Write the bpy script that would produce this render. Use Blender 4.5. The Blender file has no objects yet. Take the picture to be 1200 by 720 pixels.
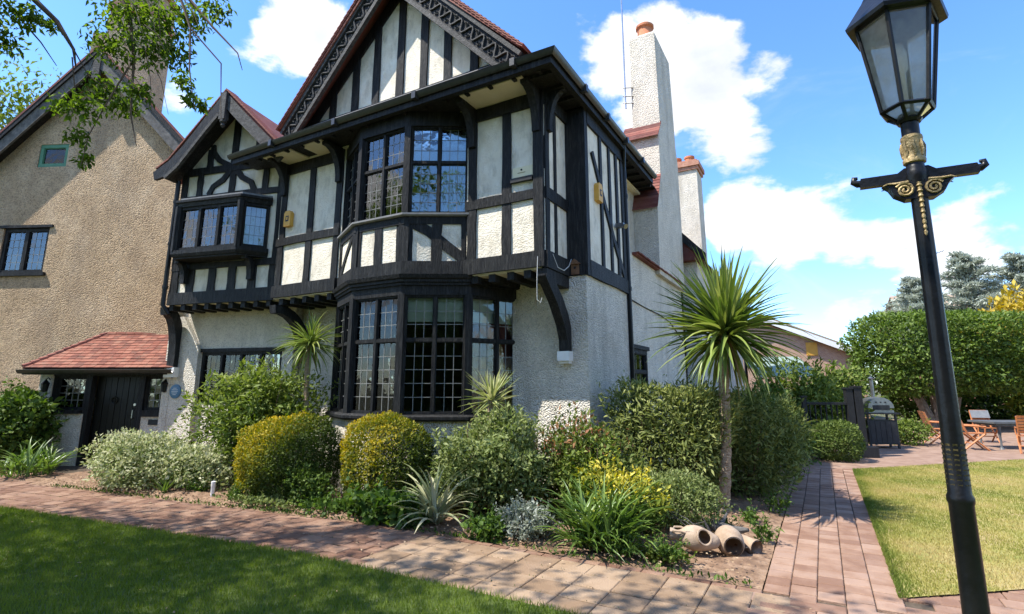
import bpy, math, random
import numpy as np
from math import sin, cos, pi, radians, atan2, hypot, sqrt
from mathutils import Vector, Matrix, Euler

random.seed(7)
rng = np.random.default_rng(11)
S = bpy.context.scene
COL = S.collection

# ------------------------------------------------------------------ camera
cam_d = bpy.data.cameras.new('camera')
cam = bpy.data.objects.new('camera', cam_d); COL.objects.link(cam)
cam.location = (0, 0, 1.75)
cam.rotation_euler = (radians(90) + math.atan(127 / 630), 0, radians(29.5))
cam_d.sensor_width = 36; cam_d.lens = 630 / 1200 * 36
cam_d.shift_y = -35 / 1200
cam_d.clip_start = 0.05; cam_d.clip_end = 3000
S.camera = cam

# ------------------------------------------------------------------ light
SUN_AZ, SUN_EL = radians(45), radians(58)
sunv = Vector((-sin(SUN_AZ) * cos(SUN_EL), -cos(SUN_AZ) * cos(SUN_EL), sin(SUN_EL)))
sl = bpy.data.lights.new('sun', 'SUN'); sl.energy = 3.75; sl.angle = radians(0.6); sl.color = (1, .955, .87)
so = bpy.data.objects.new('sun', sl); COL.objects.link(so)
so.location = (-20, -20, 30)
so.rotation_euler = (-sunv).to_track_quat('-Z', 'Y').to_euler()

W_ = bpy.data.worlds.new('World'); S.world = W_; W_.use_nodes = True
S.view_settings.view_transform = 'Standard'; S.view_settings.look = 'None'
S.view_settings.exposure = 1.3; S.view_settings.gamma = 1
S.cycles.max_bounces = 8; S.cycles.transparent_max_bounces = 24
S.cycles.use_denoising = True


def build_world():
    nt = W_.node_tree; N = nt.nodes; L = nt.links
    N.clear()
    out = N.new('ShaderNodeOutputWorld'); bg = N.new('ShaderNodeBackground')
    bg.inputs[1].default_value = 0.15
    L.new(bg.outputs[0], out.inputs[0])
    sky = N.new('ShaderNodeTexSky'); sky.sky_type = 'NISHITA'; sky.sun_disc = False
    sky.sun_elevation = SUN_EL; sky.sun_rotation = pi + SUN_AZ
    sky.air_density = 1.0; sky.dust_density = 0.3; sky.ozone_density = 2.0
    tc = N.new('ShaderNodeTexCoord')
    def math_(op, a, b=None, clamp=False):
        n = N.new('ShaderNodeMath'); n.operation = op; n.use_clamp = clamp
        for i, v in enumerate((a, b)):
            if v is None: continue
            if isinstance(v, (int, float)): n.inputs[i].default_value = v
            else: L.new(v, n.inputs[i])
        return n.outputs[0]
    def mapr(v, a, b, c, d, smooth=True):
        n = N.new('ShaderNodeMapRange'); n.interpolation_type = 'SMOOTHSTEP' if smooth else 'LINEAR'
        for i, q in zip((1, 2, 3, 4), (a, b, c, d)): n.inputs[i].default_value = q
        L.new(v, n.inputs[0]); return n.outputs[0]
    mp = N.new('ShaderNodeMapping'); L.new(tc.outputs['Generated'], mp.inputs[0]); mp.inputs['Scale'].default_value = (1, 1, 1.7)
    def noise(vec, sc, det, ro, dist=0.0):
        n = N.new('ShaderNodeTexNoise'); n.inputs['Scale'].default_value = sc; n.inputs['Detail'].default_value = det
        n.inputs['Roughness'].default_value = ro; n.inputs['Distortion'].default_value = dist
        L.new(vec, n.inputs['Vector']); return n.outputs['Fac']
    n1 = noise(mp.outputs[0], 3.2, 12, 0.56, 0.25)
    n2 = noise(mp.outputs[0], 11, 8, 0.6)
    # cumulus heaps: direction, angular radius, weight
    heaps = [((-.218, .806, .55), .13, .34), ((-.112, .852, .511), .12, .34), ((-.027, .873, .488), .085, .30), ((-.215, .859, .465), .10, .30), ((-.099, .901, .423), .10, .30), ((-.281, .757, .59), .07, .24),
             ((-.09, .956, .28), .085, .28), ((-.024, .971, .237), .085, .28), ((.045, .978, .202), .07, .19), ((.126, .973, .191), .08, .22), ((.223, .952, .211), .10, .29), ((.27, .94, .20), .09, .28),
             ((.056, .989, .134), .09, .22), ((-.066, .989, .129), .10, .22), ((.161, .977, .136), .10, .22), ((.3, .94, .12), .11, .23),
             ((-.68, .479, .556), .08, .29), ((-.654, .515, .554), .07, .28), ((-.81, .395, .433), .06, .24), ((-.355, .70, .62), .04, .18), ((.228, .874, .428), .045, .08),
             ((-.86, -.2, .47), .28, .30), ((-.3, -.8, .5), .30, .32), ((.7, -.5, .5), .30, .32), ((.1, -.9, .3), .28, .30), ((.8, .4, .3), .25, .30), ((-.6, -.7, .25), .28, .30), ((.2, .3, .93), .18, .24),
             ((.9, -.1, .4), .28, .32), ((.35, -.7, .62), .25, .30), ((-.75, -.5, .43), .22, .28), ((-.95, .1, .25), .22, .30), ((.6, .5, .62), .22, .28), ((.5, -.2, .84), .2, .26), ((-.5, -.3, .81), .2, .24), ((-.2, -.95, .2), .25, .3), ((.9, .2, .2), .25, .3)]  # clouds out of view, added to whiten and lift the fill light
    tot = None
    for d, r, w in heaps:
        v = Vector(d).normalized()
        vm = N.new('ShaderNodeVectorMath'); vm.operation = 'DISTANCE'
        L.new(tc.outputs['Generated'], vm.inputs[0]); vm.inputs[1].default_value = v
        m = mapr(vm.outputs['Value'], r * .15, r * 1.35, w, 0)
        tot = m if tot is None else math_('MAXIMUM', tot, m)
    dens = math_('ADD', n1, tot)
    dens = math_('ADD', dens, math_('MULTIPLY', math_('SUBTRACT', n2, .5), .30))
    fac = mapr(dens, .665, .765, 0, 1)
    wisp = noise(mp.outputs[0], 2.1, 10, .62, .8)
    wf = mapr(wisp, .54, .80, 0, .45)
    fac = math_('MAXIMUM', fac, wf)
    # cloud tone: thick parts a little greyer and bluer
    n3 = noise(mp.outputs[0], 5, 8, .55)
    tone = mapr(math_('ADD', math_('MULTIPLY', dens, .5), n3), .75, 1.25, 0, 1)
    cr = N.new('ShaderNodeMixRGB'); L.new(tone, cr.inputs[0])
    cr.inputs[1].default_value = (3.6, 3.62, 3.66, 1); cr.inputs[2].default_value = (2.25, 2.42, 2.75, 1)
    sat = N.new('ShaderNodeHueSaturation'); sat.inputs['Saturation'].default_value = 1.12; sat.inputs['Value'].default_value = 1.0
    L.new(sky.outputs[0], sat.inputs['Color'])
    gain = N.new('ShaderNodeMixRGB'); gain.blend_type = 'MULTIPLY'; gain.inputs[0].default_value = 1
    L.new(sat.outputs[0], gain.inputs[1]); gain.inputs[2].default_value = (.70, .86, 1.06, 1)
    mx = N.new('ShaderNodeMixRGB'); L.new(fac, mx.inputs[0]); L.new(gain.outputs[0], mx.inputs[1]); L.new(cr.outputs[0], mx.inputs[2])
    L.new(mx.outputs[0], bg.inputs[0])
build_world()


# ------------------------------------------------------------------ materials
MATS = {}
def newmat(name):
    m = bpy.data.materials.new(name); m.use_nodes = True
    nt = m.node_tree; nt.nodes.clear()
    out = nt.nodes.new('ShaderNodeOutputMaterial')
    MATS[name] = m
    return m, nt, nt.nodes, nt.links, out

def ramp(N, cols, lo=.3, hi=.7):
    r = N.new('ShaderNodeValToRGB'); e = r.color_ramp.elements
    n = len(cols)
    for i, c in enumerate(cols):
        p = lo + (hi - lo) * i / max(1, n - 1)
        if i < 2: el = e[i]; el.position = p
        else: el = e.new(p)
        el.color = (*c, 1)
    return r

def pmat(name, cols, scale=6, rough=.7, bump=0.0, bscale=60, spec=.3, metal=0, pebble=False, stretch=None, stain=None, rnd=0.0, lo=.3, hi=.7, detail=8, face=False, dist=.02):
    m, nt, N, L, out = newmat(name)
    b = N.new('ShaderNodeBsdfPrincipled'); L.new(b.outputs[0], out.inputs[0])
    b.inputs['Roughness'].default_value = rough; b.inputs['Metallic'].default_value = metal
    b.inputs['Specular IOR Level'].default_value = spec
    g = N.new('ShaderNodeNewGeometry')
    mp = N.new('ShaderNodeMapping'); L.new(g.outputs['Position'], mp.inputs[0])
    if stretch: mp.inputs['Scale'].default_value = stretch
    n = N.new('ShaderNodeTexNoise'); n.inputs['Scale'].default_value = scale; n.inputs['Detail'].default_value = detail; n.inputs['Roughness'].default_value = .62
    L.new(mp.outputs[0], n.inputs['Vector'])
    fac = n.outputs['Fac']
    if rnd:
        oi = N.new('ShaderNodeObjectInfo'); src = oi.outputs['Random']
        if face:
            at = N.new('ShaderNodeAttribute'); at.attribute_name = 'rnd'
            ad = N.new('ShaderNodeMath'); ad.operation = 'ADD'; L.new(src, ad.inputs[0]); L.new(at.outputs['Fac'], ad.inputs[1])
            fr_ = N.new('ShaderNodeMath'); fr_.operation = 'FRACT'; L.new(ad.outputs[0], fr_.inputs[0]); src = fr_.outputs[0]
        a = N.new('ShaderNodeMath'); a.operation = 'MULTIPLY_ADD'; L.new(src, a.inputs[0]); a.inputs[1].default_value = rnd; a.inputs[2].default_value = -rnd / 2
        c = N.new('ShaderNodeMath'); c.operation = 'ADD'; L.new(fac, c.inputs[0]); L.new(a.outputs[0], c.inputs[1]); fac = c.outputs[0]
    r = ramp(N, cols, lo, hi); L.new(fac, r.inputs[0]); colour = r.outputs[0]
    if pebble:
        v = N.new('ShaderNodeTexVoronoi'); v.inputs['Scale'].default_value = bscale; L.new(g.outputs['Position'], v.inputs['Vector'])
        hs = N.new('ShaderNodeMixRGB'); hs.blend_type = 'MULTIPLY'; hs.inputs[0].default_value = pebble
        sp = N.new('ShaderNodeSeparateColor'); L.new(v.outputs['Color'], sp.inputs[0])
        rr = ramp(N, [(.45, .45, .45), (1, 1, 1), (1.15, 1.12, 1.08)], 0, 1); L.new(sp.outputs[0], rr.inputs[0])
        L.new(colour, hs.inputs[1]); L.new(rr.outputs[0], hs.inputs[2]); colour = hs.outputs[0]
    if stain:
        sc, col, amt, st = stain
        mp2 = N.new('ShaderNodeMapping'); mp2.inputs['Scale'].default_value = st; L.new(g.outputs['Position'], mp2.inputs[0])
        n2 = N.new('ShaderNodeTexNoise'); n2.inputs['Scale'].default_value = sc; n2.inputs['Detail'].default_value = 9; n2.inputs['Roughness'].default_value = .65; L.new(mp2.outputs[0], n2.inputs['Vector'])
        mr = N.new('ShaderNodeMapRange'); mr.inputs[1].default_value = .50; mr.inputs[2].default_value = .75; mr.inputs[4].default_value = amt; L.new(n2.outputs['Fac'], mr.inputs[0])
        mx = N.new('ShaderNodeMixRGB'); L.new(mr.outputs[0], mx.inputs[0]); L.new(colour, mx.inputs[1]); mx.inputs[2].default_value = (*col, 1); colour = mx.outputs[0]
    L.new(colour, b.inputs['Base Color'])
    if bump:
        bp = N.new('ShaderNodeBump'); bp.inputs['Strength'].default_value = bump; bp.inputs['Distance'].default_value = dist
        if pebble:
            ad = N.new('ShaderNodeMath'); ad.operation = 'MULTIPLY_ADD'; ad.inputs[1].default_value = -1; ad.inputs[2].default_value = 1
            L.new(v.outputs['Distance'], ad.inputs[0]); L.new(ad.outputs[0], bp.inputs['Height'])
        else:
            nb = N.new('ShaderNodeTexNoise'); nb.inputs['Scale'].default_value = bscale; nb.inputs['Detail'].default_value = 5; L.new(mp.outputs[0], nb.inputs['Vector']); L.new(nb.outputs['Fac'], bp.inputs['Height'])
        L.new(bp.outputs[0], b.inputs['Normal'])
    return m

def leafmat(name, cols, rough=.55, trans=.28, obj_random=False, spec=.18, patch=0.0, lo=.0, hi=1.0):
    m, nt, N, L, out = newmat(name)
    b = N.new('ShaderNodeBsdfPrincipled'); b.inputs['Roughness'].default_value = rough; b.inputs['Specular IOR Level'].default_value = spec
    if obj_random:
        a = N.new('ShaderNodeObjectInfo'); f = a.outputs['Random']
    else:
        a = N.new('ShaderNodeAttribute'); a.attribute_name = 'rnd'; f = a.outputs['Fac']
    r = ramp(N, cols, lo, hi); L.new(f, r.inputs[0])
    L.new(r.outputs[0], b.inputs['Base Color'])
    t = N.new('ShaderNodeBsdfTranslucent')
    hs = N.new('ShaderNodeHueSaturation'); hs.inputs['Saturation'].default_value = 1.15; hs.inputs['Value'].default_value = 1.5
    L.new(r.outputs[0], hs.inputs['Color']); L.new(hs.outputs[0], t.inputs[0])
    mx = N.new('ShaderNodeMixShader'); mx.inputs[0].default_value = trans
    L.new(b.outputs[0], mx.inputs[1]); L.new(t.outputs[0], mx.inputs[2]); L.new(mx.outputs[0], out.inputs[0])
    return m

def glassmat(name, tint=(.85, .9, .88), ior=1.75, rough=.015):
    m, nt, N, L, out = newmat(name)
    t = N.new('ShaderNodeBsdfTransparent'); t.inputs[0].default_value = (*tint, 1)
    g = N.new('ShaderNodeBsdfGlossy'); g.inputs['Roughness'].default_value = rough
    f = N.new('ShaderNodeFresnel'); f.inputs[0].default_value = ior
    geo = N.new('ShaderNodeNewGeometry'); nz = N.new('ShaderNodeTexNoise'); nz.inputs['Scale'].default_value = 5; L.new(geo.outputs['Position'], nz.inputs['Vector'])
    bp = N.new('ShaderNodeBump'); bp.inputs['Strength'].default_value = .12; bp.inputs['Distance'].default_value = .02; L.new(nz.outputs['Fac'], bp.inputs['Height']); L.new(bp.outputs[0], g.inputs['Normal'])
    mx = N.new('ShaderNodeMixShader'); L.new(f.outputs[0], mx.inputs[0]); L.new(t.outputs[0], mx.inputs[1]); L.new(g.outputs[0], mx.inputs[2])
    L.new(mx.outputs[0], out.inputs[0])
    return m

pmat('timber', [(.005, .005, .006), (.013, .013, .0132), (.042, .041, .039)], scale=9, rough=.58, bump=.9, bscale=25, stretch=(4, 4, .35), spec=.22, lo=.25, hi=.8, stain=(7, (.07, .068, .064), .6, (3, 3, .4)))
pmat('timber_grey', [(.018, .018, .018), (.05, .048, .046), (.10, .096, .092)], scale=14, rough=.75, bump=.5, bscale=40)
pmat('black_paint', [(.003, .003, .0035), (.008, .008, .0085)], scale=12, rough=.36, bump=.12, bscale=40)
pmat('gutter_paint', [(.02, .02, .021), (.045, .044, .043)], scale=12, rough=.33, bump=.08, bscale=40, spec=.5)
pmat('plaster', [(.65, .575, .45), (.76, .69, .565), (.82, .765, .65)], scale=3, rough=.85, bump=.8, bscale=38, stain=(3.6, (.33, .29, .22), .75, (1.4, 1.4, .6)))
pmat('soffit_cream', [(.60, .52, .38), (.70, .62, .47)], scale=3, rough=.8, bump=.2)
pmat('pebbledash_white', [(.63, .575, .475), (.77, .71, .605)], scale=2.2, rough=.9, bump=1.0, bscale=42, pebble=.38, stain=(1.5, (.36, .325, .265), .7, (1.6, 1.6, .3)), dist=.025)
pmat('pebbledash_brown', [(.37, .26, .155), (.46, .33, .205), (.53, .40, .265)], scale=1.3, rough=.92, bump=.9, bscale=36, pebble=.8, stain=(1.0, (.23, .165, .11), .75, (1.2, 1.2, .35)), dist=.025)
pmat('stone_white', [(.7, .69, .65), (.8, .79, .76)], scale=5, rough=.8, bump=.2)
pmat('lead_grey', [(.14, .14, .14), (.24, .24, .235)], scale=8, rough=.55, bump=.1)
pmat('came', [(.16, .16, .15), (.26, .26, .245)], scale=20, rough=.5)
pmat('tile_red', [(.11, .034, .028), (.18, .052, .04), (.25, .09, .065)], scale=2.5, rough=.8, bump=.3, bscale=50, rnd=.55, face=True, stain=(5, (.12, .09, .07), .6, (1, 1, 1)))
pmat('tile_rose', [(.14, .045, .03), (.21, .065, .04), (.27, .105, .068)], scale=3.5, rough=.8, bump=.5, bscale=50, rnd=.45, face=True, stain=(6, (.17, .14, .10), .5, (1, 1, 1)))
pmat('terracotta_pot', [(.42, .15, .07), (.55, .22, .11)], scale=6, rough=.8, bump=.2)
pmat('brick', [(.32, .15, .10), (.42, .21, .14), (.5, .28, .2)], scale=9, rough=.9, bump=.3)
pmat('interior', [(.46, .36, .24), (.54, .44, .31)], scale=2, rough=.9)
pmat('interior_floor', [(.36, .25, .15), (.44, .32, .2)], scale=3, rough=.5)
pmat('interior_ceiling', [(.74, .66, .50), (.80, .73, .58)], scale=2, rough=.9)
pmat('interior_dark', [(.05, .035, .028), (.10, .065, .05)], scale=2, rough=.8)
pmat('curtain', [(.72, .72, .70), (.85, .85, .83)], scale=6, rough=.9, stretch=(1, 1, .1))
pmat('curtain_red', [(.22, .07, .06), (.30, .10, .08)], scale=6, rough=.9)
pmat('blind', [(.72, .66, .5), (.80, .74, .58)], scale=6, rough=.9)
pmat('door_black', [(.004, .004, .0045), (.009, .009, .009)], scale=14, rough=.42, bump=.25, bscale=30, stretch=(4, 4, .3))
pmat('steel', [(.45, .45, .46), (.6, .6, .6)], scale=8, rough=.3, metal=1)
pmat('yellow_plastic', [(.62, .32, .05), (.72, .40, .08)], scale=4, rough=.5)
pmat('cream_plastic', [(.70, .62, .40), (.78, .70, .48)], scale=8, rough=.5)
pmat('white_plastic', [(.75, .75, .74), (.82, .82, .8)], scale=8, rough=.4)
pmat('green_paint', [(.05, .16, .09), (.08, .22, .13)], scale=8, rough=.5)
pmat('barge_grey', [(.05, .048, .045), (.10, .095, .09), (.16, .15, .14)], scale=8, rough=.8, bump=.3)
pmat('plaque_blue', [(.05, .14, .24), (.10, .20, .30)], scale=60, rough=.45)
pmat('rust_wood', [(.12, .06, .03), (.25, .13, .07)], scale=14, rough=.8, bump=.3)
pmat('cable', [(.5, .5, .48), (.6, .6, .58)], rough=.5)
pmat('paver_red', [(.15, .076, .047), (.21, .117, .074), (.265, .162, .107)], scale=5, rough=.85, bump=.5, bscale=70, rnd=.42, face=True, stain=(2.3, (.17, .12, .10), .55, (1, 1, 1)))
pmat('paver_buff', [(.215, .14, .083), (.275, .185, .113), (.335, .235, .152)], scale=4, rough=.85, bump=.5, bscale=70, rnd=.36, face=True, stain=(2.0, (.22, .15, .11), .5, (1, 1, 1)))
pmat('paver_pink', [(.205, .114, .074), (.27, .163, .109), (.335, .218, .155)], scale=4, rough=.85, bump=.5, bscale=70, rnd=.42, face=True, stain=(2.0, (.22, .14, .11), .5, (1, 1, 1)))
pmat('joint_sand', [(.06, .045, .03), (.12, .09, .062)], scale=20, rough=.95, bump=.4, bscale=90)
pmat('soil', [(.11, .065, .04), (.21, .13, .08), (.32, .215, .14)], scale=7, rough=.95, bump=.9, bscale=22, detail=10)
pmat('ground_far', [(.06, .075, .03), (.12, .10, .05)], scale=.8, rough=.95)
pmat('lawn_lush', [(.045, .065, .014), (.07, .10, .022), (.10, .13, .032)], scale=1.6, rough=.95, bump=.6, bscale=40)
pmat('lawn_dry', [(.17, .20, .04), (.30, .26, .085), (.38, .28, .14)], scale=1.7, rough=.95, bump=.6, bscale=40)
pmat('patio', [(.19, .115, .078), (.25, .16, .112), (.31, .21, .155)], scale=3, rough=.9, bump=.2, bscale=30)
pmat('bark', [(.10, .075, .055), (.19, .145, .11), (.27, .22, .17)], scale=10, rough=.9, bump=.8, bscale=24, stretch=(2, 2, .5))
pmat('palm_bark', [(.20, .135, .085), (.33, .245, .165), (.44, .35, .25)], scale=14, rough=.92, bump=1, bscale=28, stretch=(1, 1, 2.6), dist=.03)
pmat('twig', [(.09, .06, .045), (.17, .12, .09)], scale=14, rough=.9)
pmat('twig_red', [(.16, .07, .05), (.28, .14, .11)], scale=14, rough=.9)
pmat('clay', [(.26, .18, .12), (.36, .265, .185), (.43, .33, .245)], scale=7, rough=.9, bump=.25, bscale=50)
pmat('teak', [(.30, .10, .04), (.42, .16, .06), (.5, .22, .1)], scale=12, rough=.55, bump=.2, stretch=(1, 1, .4))
pmat('sling_grey', [(.13, .14, .15), (.2, .21, .22)], scale=10, rough=.8)
pmat('table_grey', [(.07, .075, .078), (.12, .125, .13)], scale=7, rough=.45)
pmat('gold', [(.22, .155, .065), (.40, .29, .13)], scale=22, rough=.5, bump=.5, bscale=60, metal=.3, spec=.5)
pmat('gold_worn', [(.03, .026, .018), (.20, .145, .06)], scale=40, rough=.5, bump=.5, bscale=60, metal=.2, spec=.4)
pmat('oven_steel', [(.16, .165, .17), (.28, .28, .28)], scale=8, rough=.35, metal=.8)
pmat('cart_grey', [(.012, .013, .015), (.03, .032, .036)], scale=8, rough=.5)
pmat('fence_black', [(.008, .008, .009), (.022, .022, .024)], scale=12, rough=.6, bump=.3, stretch=(3, 3, .4))
pmat('barge_white', [(.78, .78, .77), (.84, .84, .83)], scale=8, rough=.5)
pmat('canopy_green', [(.20, .26, .22), (.27, .33, .29)], scale=5, rough=.85, spec=.1)
pmat('render_brown', [(.30, .22, .16), (.38, .29, .21)], scale=5, rough=.9)
glassmat('glass', ior=1.6)
glassmat('glass_sky', ior=2.2)
glassmat('glass_dark', tint=(.5, .52, .5), ior=1.5)

leafmat('leaf_green', [(.030, .055, .010), (.06, .105, .018), (.105, .165, .03), (.16, .22, .05)])
leafmat('leaf_mid', [(.05, .08, .012), (.10, .145, .024), (.16, .215, .04), (.24, .28, .075)])
leafmat('leaf_hedge', [(.024, .046, .008), (.055, .095, .015), (.10, .16, .025), (.165, .225, .045)], rough=.5, spec=.25)
leafmat('leaf_box', [(.045, .07, .015), (.08, .12, .025), (.14, .18, .045)])
leafmat('leaf_gold', [(.025, .045, .008), (.055, .085, .012), (.13, .155, .018), (.36, .29, .025), (.52, .38, .035)])
leafmat('leaf_varieg', [(.09, .13, .035), (.20, .24, .085), (.38, .40, .20), (.55, .54, .36)])
leafmat('leaf_greygreen', [(.06, .09, .02), (.12, .16, .04), (.20, .24, .08), (.27, .30, .125)])
leafmat('leaf_silver', [(.13, .16, .105), (.24, .27, .20), (.38, .40, .34)], rough=.7)
leafmat('leaf_photinia', [(.05, .08, .018), (.11, .15, .035), (.19, .21, .06), (.27, .20, .08), (.34, .15, .085)])
leafmat('leaf_hebe', [(.05, .07, .018), (.11, .14, .035), (.20, .23, .065), (.29, .31, .11)])
leafmat('leaf_yellow', [(.07, .12, .02), (.14, .19, .03), (.34, .34, .05), (.58, .49, .07), (.66, .55, .12)])
leafmat('leaf_cover', [(.035, .07, .014), (.07, .125, .022), (.13, .20, .04)])
leafmat('leaf_cedar', [(.24, .27, .21), (.38, .41, .34), (.52, .55, .48)], trans=.2)
leafmat('leaf_autumn', [(.30, .22, .03), (.46, .34, .045), (.54, .42, .10)])
leafmat('leaf_tree', [(.05, .085, .014), (.095, .15, .024), (.16, .23, .04)], trans=.5)
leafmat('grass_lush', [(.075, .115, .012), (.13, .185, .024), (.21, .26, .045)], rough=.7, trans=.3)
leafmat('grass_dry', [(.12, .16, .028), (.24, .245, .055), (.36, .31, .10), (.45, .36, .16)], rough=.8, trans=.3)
leafmat('litter', [(.10, .06, .035), (.26, .17, .10), (.42, .31, .20)], rough=.8, trans=.05)
leafmat('sword_green', [(.075, .12, .022), (.14, .20, .04), (.22, .28, .065), (.32, .36, .11)], rough=.38, trans=.22, obj_random=True, spec=.45)
leafmat('sword_face', [(.07, .115, .022), (.13, .19, .04), (.20, .26, .06)], rough=.38, trans=.22, spec=.45)
leafmat('sword_varieg', [(.17, .22, .07), (.33, .35, .13), (.48, .47, .24)], rough=.4, trans=.25, obj_random=True)
leafmat('sword_phormium', [(.22, .25, .11), (.38, .38, .20), (.50, .48, .31)], rough=.4, trans=.2, obj_random=True)
leafmat('sword_agapanthus', [(.06, .11, .022), (.11, .18, .035), (.19, .27, .065)], rough=.35, trans=.25, obj_random=True, spec=.45)
leafmat('sword_dead', [(.24, .15, .07), (.36, .25, .13)], rough=.8, trans=.1, obj_random=True)


# ------------------------------------------------------------------ helpers
ROOTS = {}
def props(o, label=None, cat=None, group=None, kind=None):
    if label: o['label'] = label
    if cat: o['category'] = cat
    if group: o['group'] = group
    if kind: o['kind'] = kind
    return o

def root(name, loc, label, cat, group=None):
    o = bpy.data.objects.new(name, None); COL.objects.link(o); o.location = loc
    o.empty_display_size = .2
    ROOTS[o.name] = Vector(loc)
    return props(o, label, cat, group)

def par(o, p):
    if p is None: return o
    o.parent = p
    if p.name in ROOTS: o.matrix_parent_inverse = Matrix.Translation(-ROOTS[p.name])
    return o

def link(name, me, parent=None):
    o = bpy.data.objects.new(name, me); COL.objects.link(o)
    return par(o, parent)

class Fr:
    """A vertical facade frame: s along it, z up, o outward."""
    def __init__(self, p, a):
        self.p = p; self.a = a; r = radians(a)
        self.t = (cos(r), sin(r)); self.n = (sin(r), -cos(r))
    def pt(self, s, z, o=0.0):
        return Vector((self.p[0] + s * self.t[0] + o * self.n[0], self.p[1] + s * self.t[1] + o * self.n[1], z))
    def off(self, o):
        return Fr((self.p[0] + o * self.n[0], self.p[1] + o * self.n[1]), self.a)

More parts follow.
